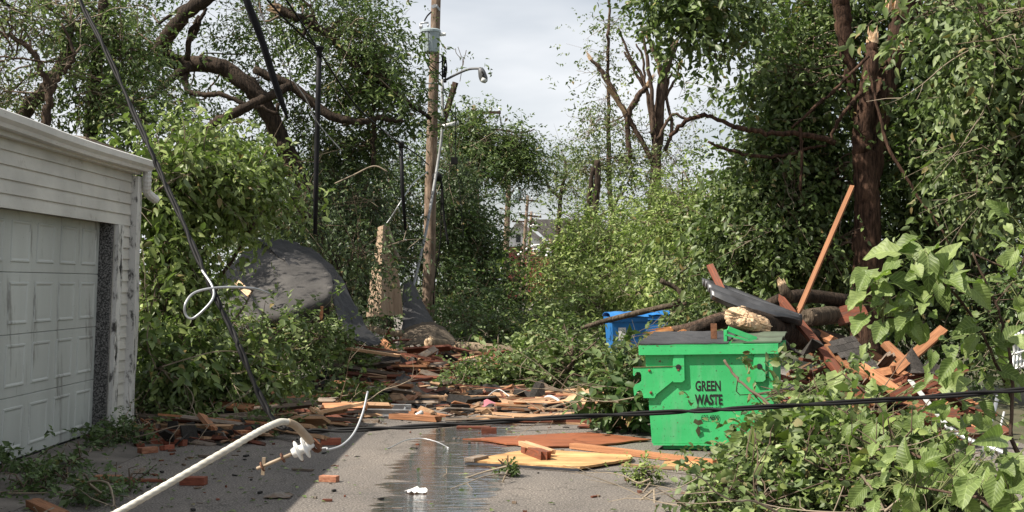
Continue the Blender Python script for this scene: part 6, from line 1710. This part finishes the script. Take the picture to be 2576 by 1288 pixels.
brush('sprig of dry leaves hanging in front of the dumpster', [(1886, 950, 12.1, 20, 40, .12, 3), (1872, 880, 12.1, 10, 24, .06, 3)], M['leaf_dry'], 64, lsize=.07, crad=.08, slen=.14, ns=3, per=5, shape=7, droop=.8, twigs=False, bare=0)

# ------------------------------------------------------------------ big leaved branches, right foreground: every leaf a part
def bigleaf(seed, lobed):
    rg = random.Random(seed)
    nx, ny = 8, 6
    V_, F_ = [], []
    def half(t):                                             # heart outline
        w = .42 * (math.sin(math.pi * min(1, t * .94 + .06)) ** .72) * (1.18 - .62 * t)
        if lobed: w *= 1 + .20 * math.cos(t * 15)
        return w
    curl, cup, wav = rg.uniform(.1, .75), rg.uniform(.2, .75), rg.uniform(.015, .06)
    for i in range(nx + 1):
        t = i / nx
        for j in range(ny + 1):
            s = j / ny * 2 - 1
            w = half(t) if 0 < i < nx else (.14 if i == 0 else .008)
            y = s * w
            back = -.10 * max(0, 1 - t * 4) * (abs(s) ** 1.0) * 2.0   # lobes behind the stalk
            V_.append((t + back, y, cup * abs(y) - curl * t * t + wav * math.sin(t * 17 + abs(s) * 2.5) * abs(s)))
    for i in range(nx):
        for j in range(ny):
            a = i * (ny + 1) + j
            F_.append((a, a + ny + 1, a + ny + 2, a + 1))
    me = bpy.data.meshes.new('leaf')
    me.from_pydata(V_, [], F_); me.polygons.foreach_set('use_smooth', [True] * len(F_)); me.update()
    return me
def bigleafmat(name, c, c2):
    m, n, l, bs = nodes(name)
    tcn = n.new('ShaderNodeTexCoord'); sx = n.new('ShaderNodeSeparateXYZ'); l.new(tcn.outputs['Object'], sx.inputs[0])
    ab = n.new('ShaderNodeMath'); ab.operation = 'ABSOLUTE'; l.new(sx.outputs['Y'], ab.inputs[0])
    sb = n.new('ShaderNodeMath'); sb.operation = 'SUBTRACT'; l.new(sx.outputs['X'], sb.inputs[0]); l.new(ab.outputs[0], sb.inputs[1])
    ml = n.new('ShaderNodeMath'); ml.operation = 'MULTIPLY'; ml.inputs[1].default_value = 44; l.new(sb.outputs[0], ml.inputs[0])
    sn = n.new('ShaderNodeMath'); sn.operation = 'SINE'; l.new(ml.outputs[0], sn.inputs[0])
    vein = ramp(n, l, sn.outputs[0], [(.86, (0, 0, 0)), (.98, (1, 1, 1))])
    mid = ramp(n, l, ab.outputs[0], [(.006, (1, 1, 1)), (.018, (0, 0, 0))])
    vv = mixc(n, l, 1.0, mid, vein, 'LIGHTEN')
    oi = n.new('ShaderNodeObjectInfo')
    col = ramp(n, l, oi.outputs['Random'], [(0, tuple(x * .7 for x in c)), (.5, c), (1, c2)])
    nz_ = ramp(n, l, noise(n, l, coords(n, l, (1, 1, 1), rnd=True), 5, 4), [(.3, (.8, .8, .8)), (.7, (1.15, 1.12, 1.0))])
    col = mixc(n, l, 1.0, col, nz_, 'MULTIPLY')
    h = n.new('ShaderNodeMath'); h.operation = 'MULTIPLY'; h.inputs[1].default_value = .4; l.new(vv, h.inputs[0])
    col = mixc(n, l, h.outputs[0], col, tuple(min(1, x * 1.7) for x in c2))
    l.new(col, bs.inputs['Base Color']); bs.inputs['Roughness'].default_value = .5; bs.inputs['Specular IOR Level'].default_value = .3
    bumpn(n, l, bs, sn.outputs[0], .12, .01)
    tr = n.new('ShaderNodeBsdfTranslucent'); l.new(mixc(n, l, 1.0, col, (1.1, 1.4, .5), 'MULTIPLY'), tr.inputs['Color'])
    mx = n.new('ShaderNodeMixShader'); mx.inputs['Fac'].default_value = .3
    l.new(bs.outputs[0], mx.inputs[1]); l.new(tr.outputs[0], mx.inputs[2]); l.new(mx.outputs[0], n['Material Output'].inputs['Surface'])
    return m
BLM = bigleafmat('leaf_broad', (0.135, 0.195, 0.06), (0.23, 0.29, 0.115))
LEAVES = [bigleaf(100 + i, i % 3 == 2) for i in range(9)]
for me in LEAVES: me.materials.append(BLM)
def big_branch(label, stems, leafspots, seed):
    """stems: tubes (px, py, d, w); leafspots: (px, py, d, rx, ry, rd, n, size in px)"""
    rg = random.Random(seed); random.seed(seed)
    x, y, d, w = stems[0][0]
    r = thing('broad_leaf_branch', W(x, y, d), label, 'branch')
    SP = []
    for s in stems:
        b = MB(); p, q = limb_path(s, 6, .006); b.tube(p, q, 8, wob=.05); b.build('stem', M['bark_brown'], r, smooth=True); SP += p
    off = ROOTLOC[r.name]
    bs_ = MB()
    for (x, y, d, rx, ry, rd, n, size) in leafspots:
        c0 = W(x, y, d)
        for i in range(n):
            a, k = rg.uniform(0, 6.283), rg.uniform(0, 1) ** .5
            p = W(x + math.cos(a) * rx * k, y + math.sin(a) * ry * k, d + rg.uniform(-rd, rd))
            if p.z < .06: continue
            near = min(SP, key=lambda s: (s - p).length)
            out = (p - c0); out.y *= .5
            out = out.normalized() if out.length > 1e-4 else Vector((0, -1, 0))
            ld = (out * .8 + Vector((rg.gauss(0, .4), rg.gauss(0, .3) - .2, rg.gauss(-.45, .35)))).normalized()
            nm = Vector((rg.gauss(-.35, .35), rg.gauss(-.75, .35), rg.gauss(.75, .35)))
            yv = nm.cross(ld)
            if yv.length < .05: continue
            yv.normalize(); zv = ld.cross(yv)
            s = size * d / F * rg.uniform(.45, 1.1)
            o = bpy.data.objects.new('leaf', rg.choice(LEAVES)); COL.objects.link(o)
            o.parent = r
            Mx = Matrix((ld, yv, zv)).transposed().to_4x4() @ Matrix.Diagonal((s, s * rg.uniform(.85, 1.1), s, 1))
            Mx.translation = p - off
            o.matrix_local = Mx
            st = p - ld * s * .55 + Vector((0, 0, s * .15))
            if (near - p).length < .55: bs_.tube([near, st.lerp(near, .4) + Vector((0, 0, .02)), p - ld * s * .05, p + ld * s * .02], [.004, .003, .002, .0015], 4, caps=False)
            else: bs_.tube([p - ld * s * .6 + Vector((0, 0, -s * .2)), p - ld * s * .05, p + ld * s * .02], [.003, .002, .0015], 4, caps=False)
    bs_.build('leaf_stalks', M['stalk'], r, smooth=True)['kind'] = 'stuff'
big_branch('upper broad leaved branch with big pale heart shaped leaves by the trunk', [[(2545, 1000, 8.6, 10), (2500, 900, 8.5, 8), (2440, 790, 8.4, 7), (2380, 720, 8.3, 6), (2320, 690, 8.2, 5)], [(2380, 720, 8.3, 5), (2280, 790, 8.2, 4), (2220, 800, 8.2, 4)]],
           [(2330, 640, 8.2, 80, 40, .15, 9, 70), (2280, 700, 8.2, 120, 60, .25, 20, 66), (2380, 720, 8.2, 70, 60, .2, 12, 66), (2200, 730, 8.2, 60, 40, .15, 7, 72), (2230, 790, 8.2, 90, 50, .2, 15, 60), (2320, 790, 8.2, 70, 40, .2, 10, 60), (2220, 850, 8.2, 60, 30, .2, 4, 52)], 71)
big_branch('tall broad leaved shoot with dark stems along the right edge', [[(2560, 1150, 8.4, 14), (2544, 1077, 8.4, 10), (2548, 960, 8.4, 9), (2530, 850, 8.4, 8), (2504, 763, 8.4, 7), (2446, 635, 8.4, 5)], [(2504, 763, 8.4, 4), (2560, 690, 8.4, 4), (2590, 600, 8.4, 3)], [(2455, 640, 8.4, 4), (2530, 672, 8.4, 4), (2555, 650, 8.4, 3)]],
           [(2550, 620, 8.4, 50, 60, .2, 10, 56), (2540, 740, 8.4, 60, 60, .2, 14, 56), (2490, 830, 8.4, 60, 50, .2, 10, 54), (2460, 930, 8.6, 70, 60, .25, 14, 54), (2560, 900, 8.3, 40, 60, .2, 8, 56), (2380, 890, 9, 60, 50, .2, 8, 50), (2450, 1010, 8.8, 80, 40, .2, 8, 50), (2520, 560, 8.4, 40, 40, .1, 3, 56)], 72)
big_branch('low broad leaved branch across the debris in the right foreground', [[(2500, 1280, 8.2, 10), (2400, 1200, 8.6, 9), (2260, 1120, 9, 8), (2160, 1060, 9.6, 6), (2080, 1010, 10, 4)], [(2260, 1120, 9, 5), (2200, 1010, 9.8, 4), (2120, 940, 10.6, 3)]],
           [(2210, 1075, 9.4, 90, 40, .3, 16, 56), (2330, 1060, 9.2, 90, 36, .3, 12, 58), (2112, 955, 10.8, 20, 20, .2, 3, 56), (2205, 1000, 10.2, 24, 14, .1, 3, 66), (2140, 1075, 9.6, 60, 40, .2, 8, 50), (2260, 1130, 9, 100, 40, .3, 14, 54), (2400, 1100, 8.8, 90, 50, .3, 16, 56), (2040, 1010, 10.6, 50, 30, .2, 5, 44), (1900, 1095, 10.2, 36, 24, .1, 3, 60), (1880, 1140, 10, 26, 24, .1, 3, 66), (2350, 970, 9.6, 60, 30, .2, 6, 50)], 73)
big_branch('nearest broad leaved branch in the bottom right corner', [[(2620, 1330, 6.6, 12), (2520, 1270, 6.9, 9), (2400, 1240, 7.2, 7), (2280, 1220, 7.4, 5)]],
           [(2290, 1190, 7.5, 80, 50, .2, 15, 62), (2230, 1240, 7.5, 70, 40, .2, 10, 60), (2400, 1190, 7.4, 80, 40, .2, 9, 64), (2360, 1262, 7.2, 80, 30, .2, 8, 64), (2480, 1230, 7, 80, 40, .2, 10, 80), (2550, 1140, 6.8, 50, 60, .2, 9, 90), (2550, 1260, 6.6, 60, 50, .2, 9, 96), (2480, 1150, 7.4, 60, 40, .2, 7, 64)], 74)

# ------------------------------------------------------------------ litter
def litter():
    rg = np.random.default_rng(5)
    root = MB(); rr = random.Random(3)
    for i in range(330):
        d = 9 + 13 * rr.random() ** 1.3
        x = rr.uniform(-4.0, 2.6)
        if rr.random() < .45: x = rr.uniform(-4.0, -2.0)
        s = rr.uniform(.008, .04)
        a = rr.uniform(0, 3.14); h = rr.uniform(.004, .018)
        Mx = Matrix.Translation((x, d, h / 2 + .003)) @ Matrix.Rotation(a, 4, 'Z')
        root.box(-s, s, -s * rr.uniform(.15, .6), s * .4, -h / 2, h / 2, Mx, rr.choice([0, 0, 1, 2]))
    o = root.build('litter', None, base=(0, 0, 0), mats=[M['lumber_old'], M['dark_in'], M['lumber_red']]); tag(o, kind='stuff', label='small dark chips and bark crumbs strewn over the asphalt')
    n = 900
    d = 9 + 14 * rg.random(n) ** 1.2
    x = np.where(rg.random(n) < .55, rg.uniform(-4.1, -1.6, n), rg.uniform(-4, 3.5, n))
    r = thing('leaf_litter', (0, 10, 0), 'single torn leaves strewn over the asphalt', 'leaves')
    r['kind'] = 'stuff'
    P = np.stack([x, d, np.full(n, .012)], 1)
    ld = unit(np.stack([rg.normal(size=n), rg.normal(size=n), rg.normal(size=n) * .12], 1))
    nm = unit(np.stack([rg.normal(size=n) * .25, rg.normal(size=n) * .25, np.ones(n)], 1))
    ln = rg.uniform(.025, .07, n)
    leaf_part('torn_leaves', P, ld, nm, ln, ln * .55, M['leaf_brush'], r)
litter()
# splinters, lath ends and torn twigs between the boards: too many and too small to tell apart
def splinter_mass():
    rr = random.Random(17)
    b = MB()
    zones = [(330, 640, 1020, 1112, 520), (600, 960, 945, 1050, 160), (920, 1330, 860, 955, 170), (960, 1240, 960, 1045, 90), (1150, 1560, 985, 1046, 130), (1980, 2430, 0, 0, 420)]
    for (x0, x1, y0, y1, n) in zones:
        for i in range(n):
            px = rr.uniform(x0, x1)
            if y0: d = GD(rr.uniform(y0, y1), .05) + rr.uniform(0, .5)
            else: d = rr.uniform(13.2, 16.2)
            c = W(px, 0, d)
            hz = .10 if y1 > 1000 else .28
            if not y0: hz = max(.1, .8 - abs(c.x - 3.6) * .4) * (d - 12.4) / 3.2
            c.z = rr.uniform(.015, hz)
            L = rr.uniform(.08, .55); a = rr.uniform(0, 6.28)
            v = Vector((math.cos(a), math.sin(a), rr.gauss(0, .25))) * L / 2
            if c.z < abs(v.z): v.z *= .2
            k = rr.choice([0, 0, 1, 1, 2, 2, 3, 4])
            w = rr.uniform(.006, .045) if k != 4 else rr.uniform(.05, .12)
            M4 = frame(c - v, c + v) @ Matrix.Rotation(rr.uniform(0, 3), 4, 'X')
            t = rr.uniform(.004, .016)
            l = L / 2
            vs = [(-l, -w, -t), (-l * rr.uniform(.6, 1), w, -t), (l, -w * rr.uniform(-.5, 1), -t), (l * rr.uniform(.5, 1), w, -t)]
            vs = [M4 @ Vector(p) for p in vs] + [M4 @ Vector((p[0], p[1], t)) for p in vs]
            b.add(vs, [(0, 1, 3, 2), (4, 6, 7, 5), (0, 2, 6, 4), (1, 5, 7, 3), (0, 4, 5, 1), (2, 3, 7, 6)], k)
    o = b.build('splinters', None, base=(0, 0, 0), mats=[M['lumber_pale'], M['lumber'], M['lumber_red'], M['lumber_old'], M['shingle_dark']])
    tag(o, 'splinters, lath ends and shingle crumbs filling the lumber piles', kind='stuff')
splinter_mass()
SCR = [(560, 1020, 17.6, .5, 'left of the slanting cables'), (680, 1008, 18.2, .5, 'right of the slanting cables'), (735, 985, 19.4, .6, 'below the short upright board'), (520, 1000, 18, .4, 'under the hanging leaves by the garage'), (960, 1010, 18.4, .5, 'left of the splintered boards'),
       (1000, 925, 23, .6, 'in front of the steep orange beam'), (1330, 1008, 18, .4, 'among the pale boards of the middle pile'), (2010, 905, 14.4, .4, 'right behind the dumpster rim'), (2330, 960, 13.8, .4, 'right of the bright two by four'), (455, 1062, 15.6, .35, 'beside the long orange board by the garage')]
for i, (x, y, d, s, where) in enumerate(SCR):
    c = W(x, y, d); c.z = max(c.z, .03)
    b = MB(); rg_ = np.random.default_rng(i + 40)
    P = [[c + Vector(((u - 2) * s / 4 + .02 * rg_.normal(), (v - 2) * s / 5 + .02 * rg_.normal(), .03 + .05 * rg_.normal() ** 2 + .03 * abs(u - 2))) for v in range(5)] for u in range(5)]
    b.grid(P, .006)
    o = b.build('shingle_scrap', M['shingle_dark']); tag(o, 'torn dark shingle scrap ' + where, 'shingle scrap', 'dark shingle scraps in the debris')
bpy.context.view_layer.update()
print('LEAVES', NLEAF[0], 'TRIS', sum(sum(len(p.vertices) - 2 for p in o.data.polygons) if len(o.data.polygons) < 20000 else len(o.data.polygons) for o in SC.objects if o.type == 'MESH'), 'OBJ', len(SC.objects))
